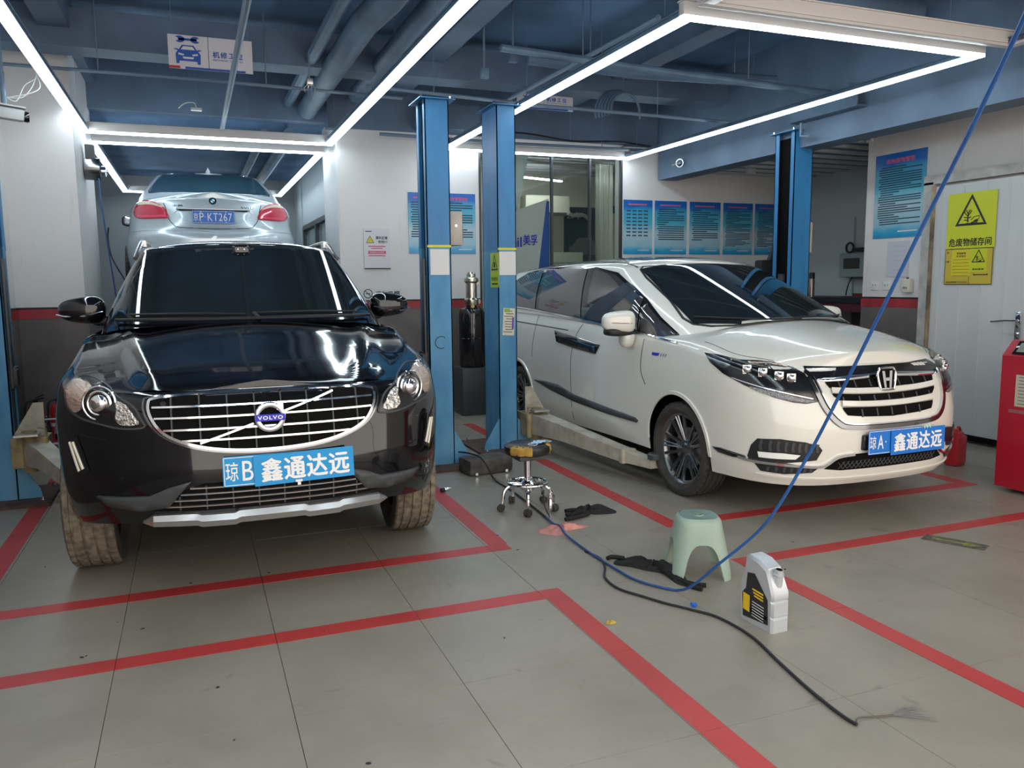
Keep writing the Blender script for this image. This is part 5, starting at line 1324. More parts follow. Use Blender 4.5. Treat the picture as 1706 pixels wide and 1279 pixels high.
mb(M['duct']).box((-.06,0,0),(.12,.85,.015)).box((-.11,0,.05),(.012,.85,.10)).box((-.06,-.3,.10),(.10,.03,.22)).build('shelf', T); q = mb(M['pipe']); q.tube([(-.08,.30,-.02),(-.08,.30,-.14),(-.08,.18,-.16)], .014, 8); q.build('pipe_stub', T); mb(M['pipe']).cyl((-.08,.05,.0),(-.08,.05,.10),.02,10).build('pipe_stub', T)
T = thing('detector', 'small white detector with a wire on the ceiling conduit above the sedan', 'detector', (.14,8.55,3.12))
mb(M['white_plastic']).box((0,0,0),(.10,.06,.025),bev=.006).build('case', T); q = mb(M['white_plastic']); q.tube(smoothpts([(-.16,0,.0),(-.10,0,.05),(-.02,0,.06),(0,0,.02)],4), .005, 5); q.build('wire', T); mb(M['pipe']).cyl((0,0,.01),(0,0,H-3.12),.004,6).build('hanger_wire', T)
T = thing('junction_box', 'small silver junction with loose wires hanging beside the round duct', 'junction box', (1.02,7.15,3.13))
mb(M['satin']).box((0,0,0),(.05,.05,.05),bev=.006).build('case', T)
for a in range(4): mb(M['satin']).tube(smoothpts([(0,0,-.02),(.03*(a-1.5),.01,-.05),(.02*(a-2),.0,-.09-.015*a)],3), .004, 5).build('loose_wire', T)
mb(M['pipe']).cyl((0,0,.02),(0,0,.25),.006,6).build('hanger', T)
for i, (x, y, z, lb) in enumerate(((2.38,6.6,3.18,'small hanging clamp above the middle posts, nearer the left post'),(2.60,6.5,3.30,'small hanging clamp above the middle posts, nearer the tube'),(6.55,8.45,2.82,'small pale box hanging under the dark beam end'))):
    T = thing('clamp' if i < 2 else 'hanging_box', lb, 'clamp' if i < 2 else 'box', (x,y,z))
    mb(M['joist' if i == 2 else 'duct']).box((0,0,0),(.07 if i < 2 else .12,.05,.08 if i < 2 else .13),bev=.005).build('block', T)
    mb(M['pipe']).cyl((0,0,.03),(0,0,(H if i < 2 else 3.02)-z),.009,6).build('rod', T)
# security camera
T = thing('security_camera', 'white bullet security camera at the left edge under the ceiling', 'camera', (-1.17,7.0,2.70), .25)
b = mb(mat('grey white plastic', (.50,.50,.50), .4)); b.box((0,.02,0),(.20,.09,.085),bev=.02,rot=Matrix.Rotation(.08,4,'Y')); b.box((-.01,.02,.055),(.24,.11,.012),rot=Matrix.Rotation(.08,4,'Y')); b.build('housing', T)
b = mb(M['gloss_black']); b.lathe([(.036,0),(.040,.02),(.036,.035),(.022,.035),(.020,.028),(0,.028)],18,Matrix.Translation((.095,.02,-.012)) @ Matrix.Rotation(PI/2,4,'Y')); b.build('lens', T)
b = mb(M['pipe']); b.cyl((-.02,.03,.05),(-.02,.05,.30),.018,10); b.cyl((-.02,.05,.30),(-.02,.05,H-2.70),.014,8); b.build('bracket', T)
for k in range(3): mb(M['white_plastic']).tube(smoothpts([(0,.04,.12),(.06+.04*k,.03,.10+.03*k),(.12+.05*k,.04,.22),(.20,.05,.28+.02*k)],4), .004, 5).build('wire', T)
# =============== printed sheets ===============
def _poster(nt, b):
    tc = N(nt, 'ShaderNodeTexCoord'); sp = N(nt, 'ShaderNodeSeparateXYZ'); nt.links.new(tc.outputs['Generated'], sp.inputs[0])
    mp = N(nt, 'ShaderNodeMapping'); mp.inputs['Scale'].default_value = (1.2,3.2,1); nt.links.new(tc.outputs['Generated'], mp.inputs[0])
    a = N(nt, 'ShaderNodeMath', operation='MULTIPLY_ADD'); nt.links.new(noise(nt, mp.outputs[0], 2.2, 3), a.inputs[0]); a.inputs[1].default_value = .16; 
    nt.links.new(sp.outputs[1], a.inputs[2])
    c = ramp(nt, a.outputs[0], [(.05,(.02,.20,.50)),(.14,(.03,.35,.58)),(.24,(.30,.50,.60)),(.45,(.40,.55,.62)),(.66,(.08,.42,.58)),(.88,(.05,.33,.55)),(.97,(.01,.12,.46))])
    nt.links.new(c, b.inputs['Base Color']); b.inputs['Roughness'].default_value = .3
M['poster'] = posmat('sea and sky print', _poster)
M['ink'] = mat('dark ink', (.03,.06,.09), .6); M['pinkink'] = mat('pink ink', (.62,.12,.22), .5); M['redink'] = mat('red ink', (.5,.03,.04), .5)
def poster(label, c, nrm, w, h, kind, seed, group='blue notice posters', title=None, name='poster'):
    T = sheet(name, None, fm(c, nrm), w, h, M['poster'], .004); tag(T, label, 'poster', group)
    r = random.Random(seed); b = mb(M['ink']); z = .0045
    ink = lambda x0, x1, y, hh=.0065: b.add([(x0,y-hh,z),(x1,y-hh,z),(x1,y+hh,z),(x0,y+hh,z)], [(0,1,2,3)])
    if kind == 'columns':
        for i in range(8):
            for j in range(4):
                x = -w*.40+j*w*.20
                ink(x, x+w*.145, h*.30-i*h*.065, .0085*h/.68)
    else:
        n = 26 if kind == 'dense' else 15; y = h*.34
        for i in range(n):
            ind = .04*w if r.random() < .4 else 0; L = w*(.84 if r.random() < .6 else r.uniform(.25,.7)); ink(-w*.42+ind, -w*.42+ind+L-ind, y, (.0045 if kind == 'dense' else .0065)*h/.68)
            y -= h*(.70/n if kind == 'dense' else .040)
            if y < -h*.36: break
    b.build('printed_text', T, kind='stuff', auto=None)
    q = mb(M['pinkink']); tw = w*.34; 
    if title: letters(title, T, w*.55, h*.055, .005, 0, h*.41, M['pinkink'], .04, name='heading')
    else: q.add([(-tw,h*.405,z),(tw*.9,h*.405,z),(tw*.9,h*.43,z),(-tw,h*.43,z)], [(0,1,2,3)]); q.build('heading', T)
    q = mb(M['paper']); q.add([(0,-h*.435,z),(w*.38,-h*.435,z),(w*.38,-h*.42,z),(0,-h*.42,z)], [(0,1,2,3)]); q.build('footer', T)
    return T
xs = [(5.06,5.475,'columns'),(5.51,5.985,'mid'),(6.03,6.505,'mid'),(6.55,7.02,'dense'),(7.06,7.50,'dense')]
nm = ['blue notice poster nearest the glass screen, text in four columns', 'second blue notice poster from the glass screen', 'middle one of the five blue notice posters behind the minivan', 'fourth blue notice poster from the glass screen, dense text', 'blue notice poster partly hidden behind the far blue lift post']
for i, (a, b_, k) in enumerate(xs): poster(nm[i], ((a+b_)/2, 8.994, 2.12), (0,-1,0), b_-a, .67, k, i)
poster('blue notice poster on the white pier, left of the middle lift posts', (2.50, 8.994, 2.12), (0,-1,0), .375, .68, 'mid', 11, 'blue posters on the white pier')
poster('blue notice poster with pink heading seen between the two middle posts', (2.90, 8.994, 2.12), (0,-1,0), .415, .68, 'mid', 12, 'blue posters on the white pier', '安全管理制度')
poster('large blue notice poster on the right wall beside the store door', (6.346, 5.95, 2.235), (-1,0,0), .60, .80, 'dense', 21, None, '危险废物管理')
poster('blue notice poster at the left edge of the photo', (-1.416, 7.55, 2.10), (1,0,0), .60, .72, 'dense', 31, None)
# small white warning notice on the pier
T = sheet('notice', None, fm((1.945, 8.992, 1.835), (0,-1,0)), .29, .43, mat('lilac white notice', (.66,.63,.66), .4), .006); tag(T, 'small white notice with yellow triangle and pink strip on the white pier', 'notice')
tri(.050, 0.0, M['yellow'], 'warning_sign', T, Matrix.Translation((-.075,.085,.006))); tri(.054, .044, M['ink'], 'warning_edge', T, Matrix.Translation((-.075,.085,.0068)))
letters('举升区域', T, .13, .034, .008, .055, .115, M['ink'], .04); letters('危险!!!', T, .10, .030, .008, .065, .072, M['ink'], .04)
sheet('pink_strip', T, Matrix.Translation((0,-.045,.006)), .20, .035, M['pinkink'], .001); letters('非请勿入工作区', T, .16, .020, .0078, 0, -.045, M['paper'], .0)
for i in range(3): sheet('text_line', T, Matrix.Translation((0,(.022,.0,-.08)[i],.006)), (.19,.13,.19)[i], .012, M['pinkink'], .0006)
sheet('text_line', T, Matrix.Translation((-.09,.185,.006)), .07, .010, M['ink'], .0006)
mb(M['black_plastic']).box((0,-.222,.006),(.29,.008,.012)).build('lower_rail', T)
# no smoking sign
T = sheet('sign', None, fm((1.985, 8.993, 1.335), (0,-1,0)), .44, .11, M['paper'], .003); tag(T, 'no-smoking sign lettered 请勿吸烟 above the red wall stripe', 'sign')
b = mb(M['ink']); b.lathe([(.042,.0035),(.052,.0035)],28,None,cap=False); b.add([(-.034,.028,.004),(-.028,.034,.004),(.034,-.028,.004),(.028,-.034,.004)],[(0,1,2,3)][::-1]); b.box((0,0,.0035),(.05,.010,.001)); o = b.build('cigarette_symbol', T); o.location = (-.155,0,0)
letters('请勿吸烟', T, .27, .062, .004, .065, -.005, M['ink'], .04)
# yellow hazardous-waste signs on the door (nested on the right wall)
M['lime'] = mat('lime yellow sign', (.56,.60,.02), .4); M['sunny'] = mat('deep yellow label', (.66,.55,.02), .4); M['ochre'] = mat('ochre label', (.55,.42,.05), .4)
def hazard(parent, s, m4):
    o = tri(.165*s, .130*s, M['black_plastic'], 'warning_triangle', parent, m4)
    b = mb(M['black_plastic'])
    b.prism([(-.035*s,-.045*s),(-.022*s,-.045*s),(-.024*s,.03*s),(-.031*s,.03*s)], 0, .001)
    for x0, y0, x1, y1 in ((-.028,.0,-.055,.025),(-.028,.005,-.005,.03),(-.028,.02,-.045,.05),(-.028,.02,-.012,.052),(-.03,-.01,-.062,-.005),(-.026,-.015,.0,-.005),(-.055,.025,-.06,.045),(-.005,.03,.004,.045),(-.03,-.03,-.06,-.028)):
        b.tube([(x0*s,y0*s,.001),(x1*s,y1*s,.001)], .0035*s, 4)
    b.prism([(-.075*s,-.062*s),(.075*s,-.058*s),(.05*s,-.050*s),(.03*s,-.052*s),(.01*s,-.046*s),(-.01*s,-.054*s),(-.03*s,-.050*s)][::1], 0, .001)
    b.prism([(.0,-.050*s),(.055*s,-.048*s),(.07*s,-.035*s),(.045*s,-.030*s),(.03*s,-.038*s)], 0, .001)
    b.tube([(p[0]*s, p[1]*s, .001) for p in ((.0,-.03),(.03,-.005),(.075,.0),(.07,-.025),(.03,-.035))], .0025*s, 4)
    q = b.build('dead_tree_and_fish_symbol', parent); q.matrix_local = m4 @ Matrix.Translation((0,-.01*s,.0012)); return o
T = sheet('sign', None, fm((6.289, 5.115, 1.935), (-1,0,0)), .47, .475, M['lime'], .002); tag(T, 'lime yellow sign on the store door with triangle and 危废物储存间', 'sign')
hazard(T, 1.08, Matrix.Translation((0,.045,.0025))); letters('危废物储存间', T, .41, .068, .003, 0, -.185, M['black_plastic'], .03)
T = sheet('label_sheet', None, fm((6.289, 5.12, 1.54), (-1,0,0)), .465, .31, M['ochre'], .002); tag(T, 'bordered yellow waste label just under the lime yellow door sign', 'label')
for cx, cy, w_, h_ in ((0,.153,.465,.005),(0,-.153,.465,.005),(-.230,0,.005,.31),(.230,0,.005,.31),(.015,-.09,.004,.125)): sheet('border_line', T, Matrix.Translation((cx,cy,.002)), w_, h_, M['black_plastic'], .0006)
s2 = sheet('yellow_overlay', T, Matrix.Translation((-.07,.03,.002)), .19, .23, M['sunny'], .0012); s3 = sheet('yellow_overlay', T, Matrix.Translation((.10,.05,.002)), .16, .20, M['lime'], .0016)
hazard(s3, .45, Matrix.Translation((0,.02,.002))); letters('危险废物', s3, .11, .014, .0026, 0, -.075, M['black_plastic'])
for i in range(6): sheet('ruled_line', s2, Matrix.Translation((0,.03-.028*i,.0016)), .16, .0025, M['black_plastic'], .0005)
letters('危险废物', s2, .09, .018, .002, 0, .085, M['black_plastic']); letters('贮存标识', s2, .09, .016, .002, 0, .060, M['black_plastic'])
letters('危', T, .020, None, .003, -.205, .125, M['black_plastic'], .01); letters('主要', T, .034, None, .003, -.205, .045, M['black_plastic']); letters('危险废物贮存信息栏', T, .22, .018, .003, -.105, -.135, M['black_plastic'], .01)
b = mb(M['black_plastic']).prism([(-.07,-.012),(.07,-.012),(.065,.004),(.055,-.004),(-.055,-.004),(-.065,.004)], 0, .001); o = b.build('bracket_mark', T); o.matrix_local = Matrix.Translation((.125,-.065,.0022))
# clear sheet and sockets on the right wall
T = sheet('document_sleeve', None, fm((6.345, 5.93, 1.63), (-1,0,0)), .26, .34, mat('lilac paper', (.55,.55,.60), .35), .003); tag(T, 'pale lilac sheet in a sleeve under the large blue poster', 'paper')
for i in range(6): sheet('ruled_line', T, Matrix.Translation((.02,.12-.045*i,.003)), .16, .003, mat('faint ink', (.38,.40,.48), .6), .0005)
def socket(x, label, w=.085):
    T = thing('socket', label, 'socket', (6.35, x, 1.375), -PI/2)
    mb(M['white_plastic']).box((0,-.006,0),(w,.012,.085),bev=.004).build('plate', T)
    for sx in (-1, 1): mb(M['grey_plastic']).box((sx*.015,-.0125,.005),(.006,.002,.016)).build('slot', T)
socket(6.20, 'white wall socket at the corner of the right wall'); socket(6.05, 'grimy white wall socket, second from the wall corner')
T = thing('dispenser', 'grubby cream box on the right wall above the red stripe', 'box', (6.35,5.78,1.375), -PI/2)
mb(mat('cream plastic', (.62,.58,.50), .5)).box((0,-.03,0),(.10,.06,.13),bev=.012).build('case', T); mb(M['black_plastic']).cyl((0,-.03,.065),(0,-.03,.078),.012,10).build('cap', T); mb(M['amber']).box((0,-.061,-.02),(.05,.003,.02)).build('window', T)
# hanging bay signs
def bay_sign(label, x0, x1, z0, z1, y):
    T = thing('hanging_sign', label, 'sign', ((x0+x1)/2, y, (z0+z1)/2)); w, h = x1-x0, z1-z0
    mb(mat('pink white board', (.62,.58,.60), .5)).box((0,0,0),(w,.012,h)).build('board', T)
    bl = mat('sign blue', (.02,.09,.38), .5)
    mb(bl).box((.03,-.007,-h/2+.008),(w*.72,.002,.016)).build('blue_edge', T); mb(M['redink']).box((-w/2+.04,-.007,-h/2+.010),(.08,.002,.018)).build('red_edge', T)
    c = mb(bl); s = h/.23*1.3; FT = Matrix.Translation((-w*.27,-.0075,0)) @ FRONT
    car = [(-.062,-.062),(-.046,-.062),(-.046,-.048),(.046,-.048),(.046,-.062),(.062,-.062),(.064,-.010),(.052,.006),(.072,.012),(.060,.016),(.046,.012),(.030,.036),(-.030,.036),(-.046,.012),(-.060,.016),(-.072,.012),(-.052,.006),(-.064,-.010)]
    c.prism([(x*s, y*s) for x, y in car], 0, .002, FT); o = c.build('car_symbol', T)
    q = mb(M['paper']); q.prism([(x*s, y*s) for x, y in ((-.024,.029),(-.036,.012),(.036,.012),(.024,.029))], .002, .003, FT)
    for a in (-1, 1): q.prism([(x*s*a, y*s) for x, y in ((.020,-.012),(.050,-.006),(.050,-.016),(.024,-.020))][::a], .002, .003, FT)
    q.prism([(x*s, y*s) for x, y in ((-.024,-.036),(.024,-.036),(.030,-.026),(-.030,-.026))], .002, .003, FT); q.build('car_windows', T)
    wr = mb(bl); wr.box((-w*.27,-.0085,.066*s),(.09*s,.002,.012*s))
    for a in (-1, 1):
        pts = [(a*.040+.026*math.cos(t)*a*1, .066+.018*math.sin(t)) for t in [math.radians(k) for k in range(35, 326, 29)]]
        pts = [(x*s, y*s) for x, y in pts]+[((a*.048)*s, .060*s), ((a*.048)*s, .072*s)]
        wr.prism(pts if a > 0 else pts[::-1], 0, .002, FT)
    wr.build('spanner_symbol', T)
    t = letters('机修工位', T, w*.36, h*.19, 0, m=bl, bold=.03, spacing=1.25); t.matrix_local = Matrix.Translation((w*.20,-.008,-.002)) @ Matrix.Rotation(PI/2,4,'X')
    t = letters('MECHANIC STATION', T, w*.36, h*.05, 0, m=bl); t.matrix_local = Matrix.Translation((w*.20,-.008,-.030*s)) @ Matrix.Rotation(PI/2,4,'X')
    mb(M['ink']).box((-w*.03,-.0075,0),(.003,.001,h)).build('board_joint', T)
    for sx in (-.45, .45): mb(M['pipe']).cyl((sx*w,0,h/2),(sx*w,0,H-(z0+z1)/2),.003,6).build('hanger_wire', T)
    return T
bay_sign('hanging bay sign with car and spanner, 机修工位, above the black car', -.065, .555, 3.115, 3.365, 7.0)
bay_sign('hanging bay sign mostly hidden behind the tube above the middle posts', 3.20, 3.83, 3.215, 3.43, 7.9)
# =============== loose things ===============
# round work stool on castors
T = thing('work_stool', 'round black work stool with worn yellow patches on a chrome castor base', 'stool', (1.925,4.63,0))
sb_ = mat('cracked black vinyl', (.02,.02,.021), .32)
b = mb(sb_); b.lathe([(0,.425),(.12,.428),(.146,.415),(.150,.39),(.140,.365),(0,.36)],40); s_ = b.build('seat', T)
foam = mat('exposed yellow foam', (.50,.30,.06), .8, var=.4, vscale=20)
for a0, a1 in ((-2.75,-1.75),(-.75,.25),(1.0,2.2)):
    q = mb(foam); n = 9; vs = []
    for i in range(n+1):
        a = a0+(a1-a0)*i/n; rr = .118+.010*math.sin(i*2.1)
        for r_, z_ in ((rr,.4293),(.1475,.417),(.1525,.392),(.145+.004*math.sin(i*1.7),.372)): vs.append((r_*math.cos(a), r_*math.sin(a), z_))
    q.add(vs, [(i*4+k, (i+1)*4+k, (i+1)*4+k+1, i*4+k+1) for i in range(n) for k in range(3)], None, True); q.build('foam_patch', s_)
mb(M['grey_plastic']).box((0,0,.345),(.17,.17,.03),bev=.006).build('seat_mount', T)
mb(M['chrome']).lathe([(.022,.11),(.022,.345)],20).build('gas_column', T)
b = mb(M['chrome']); b.add(*ring((0,0,.175),.125,.009,(0,0,1),40,8),None,True); b.lathe([(.045,.13),(.045,.175),(.03,.19)],20)
for k in range(5):
    a = 2*PI*k/5+.3; b.tube([(.03*math.cos(a),.03*math.sin(a),.165),(.12*math.cos(a),.12*math.sin(a),.172)], .007, 6)
b.build('foot_ring', T)
for k in range(5):
    a = 2*PI*k/5+.55; c, s = math.cos(a), math.sin(a)
    L = mb(M['chrome']).tube(smoothpts([(.03*c,.03*s,.16),(.10*c,.10*s,.165),(.150*c,.150*s,.135),(.165*c,.165*s,.07),(.165*c,.165*s,.048)],4), .011, 8).build('leg', T)
    w_ = mb(M['rubber']); R = Matrix.Translation((.178*c,.178*s,.024)) @ Matrix.Rotation(a+1.0,4,'Z') @ Matrix.Rotation(PI/2,4,'Y')
    w_.lathe([(.014,-.02),(.023,-.018),(.024,-.006),(.018,-.003),(.018,.003),(.024,.006),(.023,.018),(.014,.02)],16,R); w_.build('castor', L)
# face mask on the stool
T = thing('face_mask', 'crumpled pale blue face mask lying on the round work stool', 'mask', (1.995,4.60,.4285), .5)
vs = []; nx, ny = 10, 6
for j in range(ny+1):
    for i in range(nx+1):
        x = -.055+.11*i/nx; y = -.04+.08*j/ny; vs.append((x, y*(1-.3*abs(x)/.055), .004+.013*(1-(x/.055)**2)*(.6+.4*math.sin(j*2.1))+.003*math.sin(i*1.9+j)))
q = mb(mat('pale blue fabric', (.36,.58,.74), .8)); q.add(vs, [(j*(nx+1)+i, j*(nx+1)+i+1, (j+1)*(nx+1)+i+1, (j+1)*(nx+1)+i) for j in range(ny) for i in range(nx)], None, True); q.build('mask_cloth', T)
for s in (-1, 1): mb(M['white_print']).tube(smoothpts([(s*.055,-.028,.004),(s*.085,-.03,.003),(s*.09,.02,.003),(s*.055,.028,.004)],4), .0016, 5).build('ear_loop', T)
# chrome air gun hanging on its hose by the stool
T = thing('air_coupler', 'chrome hose coupler standing beside the round work stool castor', 'fitting', (1.965,4.37,0))
b = mb(M['chrome']); b.lathe([(.006,.0),(.006,.05),(.013,.055),(.015,.115),(.012,.12),(.012,.13),(.016,.135),(.016,.16),(.008,.165),(.008,.19),(0,.19)],14); b.build('barrel', T)
mb(M['black_plastic']).tube(smoothpts([(0,0,.02),(-.02,.01,.05),(-.035,.02,.12),(-.03,.03,.18)],4), .005, 6).build('hose_tail', T)
mb(M['chrome']).tube([(.012,0,.15),(.03,-.005,.145),(.034,-.005,.10)], .005, 6).build('trigger', T)
# green plastic stool
T = thing('plastic_stool', 'pale green plastic stool with four arched legs and a grimy top', 'stool', (2.265,3.26,0), math.radians(-22), scale=1.06)
gp = mat('pale green plastic', (.33,.43,.355), .42, var=.14, vscale=7); gt = mat('grimy green top', (.19,.29,.265), .38, var=.35, vscale=9)
def sq(r, e, a):   # rounded square radius point
    c, s = math.cos(a), math.sin(a); return r*math.copysign(abs(c)**e, c), r*math.copysign(abs(s)**e, s)
hS = .275; vs = []; fs = []; n = 96
levels = [0, .03, .07, .11, .15, .18, .21, .235, .25, .262, .270, .275]
def rad(z): return .148-.052*(z/hS)**1.15 if z < .25 else (.148-.052*(.25/hS)**1.15)-(.018*((z-.25)/.025)**2.2)
for inner in (0, 1):
    for i in range(n):
        a = 2*PI*i/n
        d = (a+PI/4) % (PI/2)-PI/4     # angle from the side centre, legs at +-45 deg
        q = abs(d)/(PI/4)
        za = .165*math.sqrt(max(0, 1-(q/.60)**2)) if q < .60 else 0.0
        for z in levels:
            zz = za+(hS-za)*(z/hS); r_ = rad(zz)-inner*.006
            x, y = sq(r_, .62, a); vs.append((x, y, zz-(inner*.006 if z == hS else 0)))
k = len(levels)
for inner in (0, 1):
    o_ = inner*n*k
    for i in range(n):
        j = (i+1) % n
        for q in range(k-1):
            f_ = (o_+i*k+q, o_+j*k+q, o_+j*k+q+1, o_+i*k+q+1); fs.append(f_ if not inner else f_[::-1])
for i in range(n):
    j = (i+1) % n; fs.append((i*k, n*k+i*k, n*k+j*k, j*k))
q = mb(gp); q.add(vs, fs, None, True); body_ = q.build('shell', T, auto=50)
q = mb(gt); tv = []; m_ = 48
for rr, zz in ((.092,.268),(.084,.2762),(.060,.2755),(.03,.2735),(.016,.2725),(.013,.262)):
    for i in range(m_):
        x, y = sq(rr*.985, .72 if rr > .05 else 1.0, 2*PI*i/m_); tv.append((x, y, zz))
q.add(tv, [(r_*m_+i, r_*m_+(i+1)%m_, (r_+1)*m_+(i+1)%m_, (r_+1)*m_+i) for r_ in range(5) for i in range(m_)], None, True); q.build('seat_top', T, label='grimy darker seat top with a hole')
q = mb(gp); q.lathe([(.022,.277),(.024,.2735),(.020,.272)],24,None,cap=False); q.build('hole_rim', T)
# silver oil jug
T = thing('oil_jug', 'silver plastic oil jug without a cap, black and yellow label, on the floor', 'jug', (2.165,2.63,0), math.radians(3))
sp_ = mat('silver plastic', (.50,.53,.56), .34, metal=.35)
# side profile in y (length) and z; width in x
prof = [(-.098,0),(-.098,.055),(-.092,.062),(-.098,.070),(-.098,.125),(-.092,.132),(-.098,.142),(-.098,.165),(-.062,.245),(-.052,.262),(.0,.285),(.060,.290),(.076,.280),(.078,.235),(.086,.200),(.100,.165),(.100,.01),(.095,0)]
bm = bmesh.new(); nP = len(prof); W2 = .046
loops = []
for x, sh in ((-W2, .90), (-W2*.80, 1.0), (W2*.80, 1.0), (W2, .90)):
    cy, cz = 0, .14
    loops.append([bm.verts.new((x*(1.0 if z > .0 else 1.0)*(1-.10*(z > .24)), cy+(y-cy)*sh, max(0.0, cz+(z-cz)*(sh if z > .01 else 1)))) for y, z in prof])
for a, c in zip(loops, loops[1:]):
    for i in range(nP): j = (i+1) % nP; bm.faces.new((a[i], a[j], c[j], c[i]))
bm.faces.new(loops[0][::-1]); bm.faces.new(loops[-1]); bmesh.ops.recalc_face_normals(bm, faces=bm.faces[:])
jb = bm_obj('bottle', bm, sp_, T, angle=28)
q = mb(sp_); q.lathe([(.019,.0),(.019,.045),(.022,.048),(.022,.054),(.018,.056),(.018,.072),(.015,.073),(.014,.060),(0,.058)],24,Matrix.Translation((.0,-.072,.190)) @ Matrix.Rotation(.12,4,'X')); q.build('spout', T)
q = mb(M['void']); q.lathe([(0,.0),(.013,.0)],20,Matrix.Translation((.0,-.080,.2625)) @ Matrix.Rotation(.12,4,'X'),cap=False); q.build('opening', T)
q = mb(M['void']); q.tube(smoothpts([(0,.055,.24),(0,.035,.225),(0,.055,.19)],3), .001, 4)
lab = [(-.075,.030),(.075,.018),(.082,.120),(.060,.145),(.052,.215),(.010,.222),(-.070,.135)]
q = mb(M['gloss_black']); q.prism([(-y, z) for y, z in lab][::-1], 0, .0015, Matrix.Translation((-W2-.0002,0,0)) @ Matrix.Rotation(-PI/2,4,'Z') @ FRONT); lb_ = q.build('black_label', T)
q = mb(mat('golden yellow print', (.72,.48,.02), .4)); q.prism([(-.075,.050),(-.035,.046),(-.035,.118),(-.075,.122)], .0016, .0024, Matrix.Translation((-W2-.0002,0,0)) @ Matrix.Rotation(-PI/2,4,'Z') @ FRONT)
for i in range(3): q.prism([(-.02+.006*i,.150-.013*i),(.045,.145-.013*i),(.045,.152-.013*i),(-.02+.006*i,.157-.013*i)], .0016, .0024, Matrix.Translation((-W2-.0002,0,0)) @ Matrix.Rotation(-PI/2,4,'Z') @ FRONT)
q.build('yellow_print', lb_)
q = mb(M['paper'])
for i in range(6): q.prism([(-.02,.098-.012*i),(.05,.092-.012*i),(.05,.095-.012*i),(-.02,.101-.012*i)], .0016, .0022, Matrix.Translation((-W2-.0002,0,0)) @ Matrix.Rotation(-PI/2,4,'Z') @ FRONT)
q.build('small_print', lb_, kind='stuff')
# red jug
T = thing('red_jug', 'red plastic jug on the floor behind the minivan bumper', 'jug', (5.46,4.46,0), .3)
rp = mat('red plastic', (.50,.025,.035), .35)
q = mb(rp); q.box((0,0,.115),(.16,.11,.23),bev=.022); q.box((0,0,.235),(.10,.085,.05),bev=.018); q.build('body', T)
mb(rp).lathe([(.020,.25),(.020,.285),(0,.285)],16,Matrix.Translation((-.03,0,0))).build('cap', T); mb(rp).tube(smoothpts([(.0,0,.262),(.03,0,.29),(.065,0,.27),(.068,0,.215)],4), .010, 8).build('handle', T)
# red machine
T = thing('service_machine', 'tall red service machine with slanted screen at the right edge', 'machine', (5.40,3.40,0))
rd = mat('red machine paint', (.42,.012,.03), .3, coat=.4)
pr = [(-.35,.03),(-.35,.92),(-.26,1.02),(.35,1.02),(.35,.03)]
b = mb(rd); b.prism([(x, z) for x, z in pr][::1], -.41, .41, FRONT); b.build('cabinet', T, auto=30)
TI = Matrix.Translation((-.352,0,0)) @ Matrix.Rotation(-PI/2,4,'Z')
def on_left(nm, y, z, w, h, m, parent=T, t=.006):
    return mb(m).box((-.352, y, z), (t, w, h)).build(nm, parent)
sl = Matrix.Translation((-.305,.24,.972)) @ Matrix.Rotation(-math.atan2(.10,.09),4,'Y')
sc = mb(M['gloss_black']); sc.box((0,0,.002),(.11,.22,.01),rot=None,bev=.003); o = sc.build('screen', T); o.matrix_local = sl
g2 = mb(mat('lcd grey', (.22,.25,.22), .2)).box((0,0,.008),(.075,.17,.003)).build('display', o)
p_ = on_left('label_panel', .20, .695, .20, .21, mat('cream panel', (.50,.48,.38), .5))
for i in range(9): mb(M['grey_plastic']).box((-.3555,.20,.785-.022*i),(.001,.16,.004)).build('print_line', p_)
on_left('grey_strip', .17, .555, .34, .022, mat('grey print', (.30,.12,.13), .5), t=.003)
for s in (-1, 1):
    for y in (-.33, .33): mb(M['rubber']).cyl((s*.25-.015,y,.03),(s*.25+.015,y,.03),.03,14).build('castor', T)
T = thing('gauge_unit', 'metal gauge and valve unit standing on top of the red machine', 'gauge', (5.30,3.60,1.02))
b = mb(M['satin']); b.box((0,0,.012),(.12,.12,.024),bev=.005); b.build('base', T); mb(M['white_plastic']).box((-.0,.0,.05),(.08,.09,.05),bev=.006).build('block', T)
b = mb(M['dark_chrome']); b.cyl((0,.10,.03),(0,.10,.16),.030,18); b.build('canister', T)
# gloves and rags
def rag(name, label, cat, loc, pts, m, hgt=.035, rz=0, seed=1, parts=()):
    r = random.Random(seed); T = thing(name, label, cat, loc, rz)
    P = smoothpts([(x, y, 0) for x, y in pts], 5, True); c = Vector((sum(p.x for p in P)/len(P), sum(p.y for p in P)/len(P), 0))
    n = len(P); rings = 6; vs = []; fs = []
    ph = [r.uniform(0, 6) for _ in range(4)]
    for q in range(rings+1):
        t = q/rings
        for i, p in enumerate(P):
            v = p.lerp(c, t*.98); a = 2*PI*i/n
            z = hgt*(1-(1-t)**2.5)*(.55+.25*math.sin(5*a+ph[0]+t*3)+.2*math.sin(9*a+ph[1]-t*4))+.002
            if q == 0: z = .001
            vs.append((v.x, v.y, max(z, .001)))
    for q in range(rings):
        for i in range(n): j = (i+1) % n; fs.append((q*n+i, q*n+j, (q+1)*n+j, (q+1)*n+i))
    fs.append(tuple(rings*n+i for i in range(n)))
    b = mb(m); b.add(vs, fs, None, True); b.build('cloth', T); T.scale = (1.12,)*3; return T
bk = mat('black work fabric', (.012,.012,.013), .85, bump=.3, bscale=60)
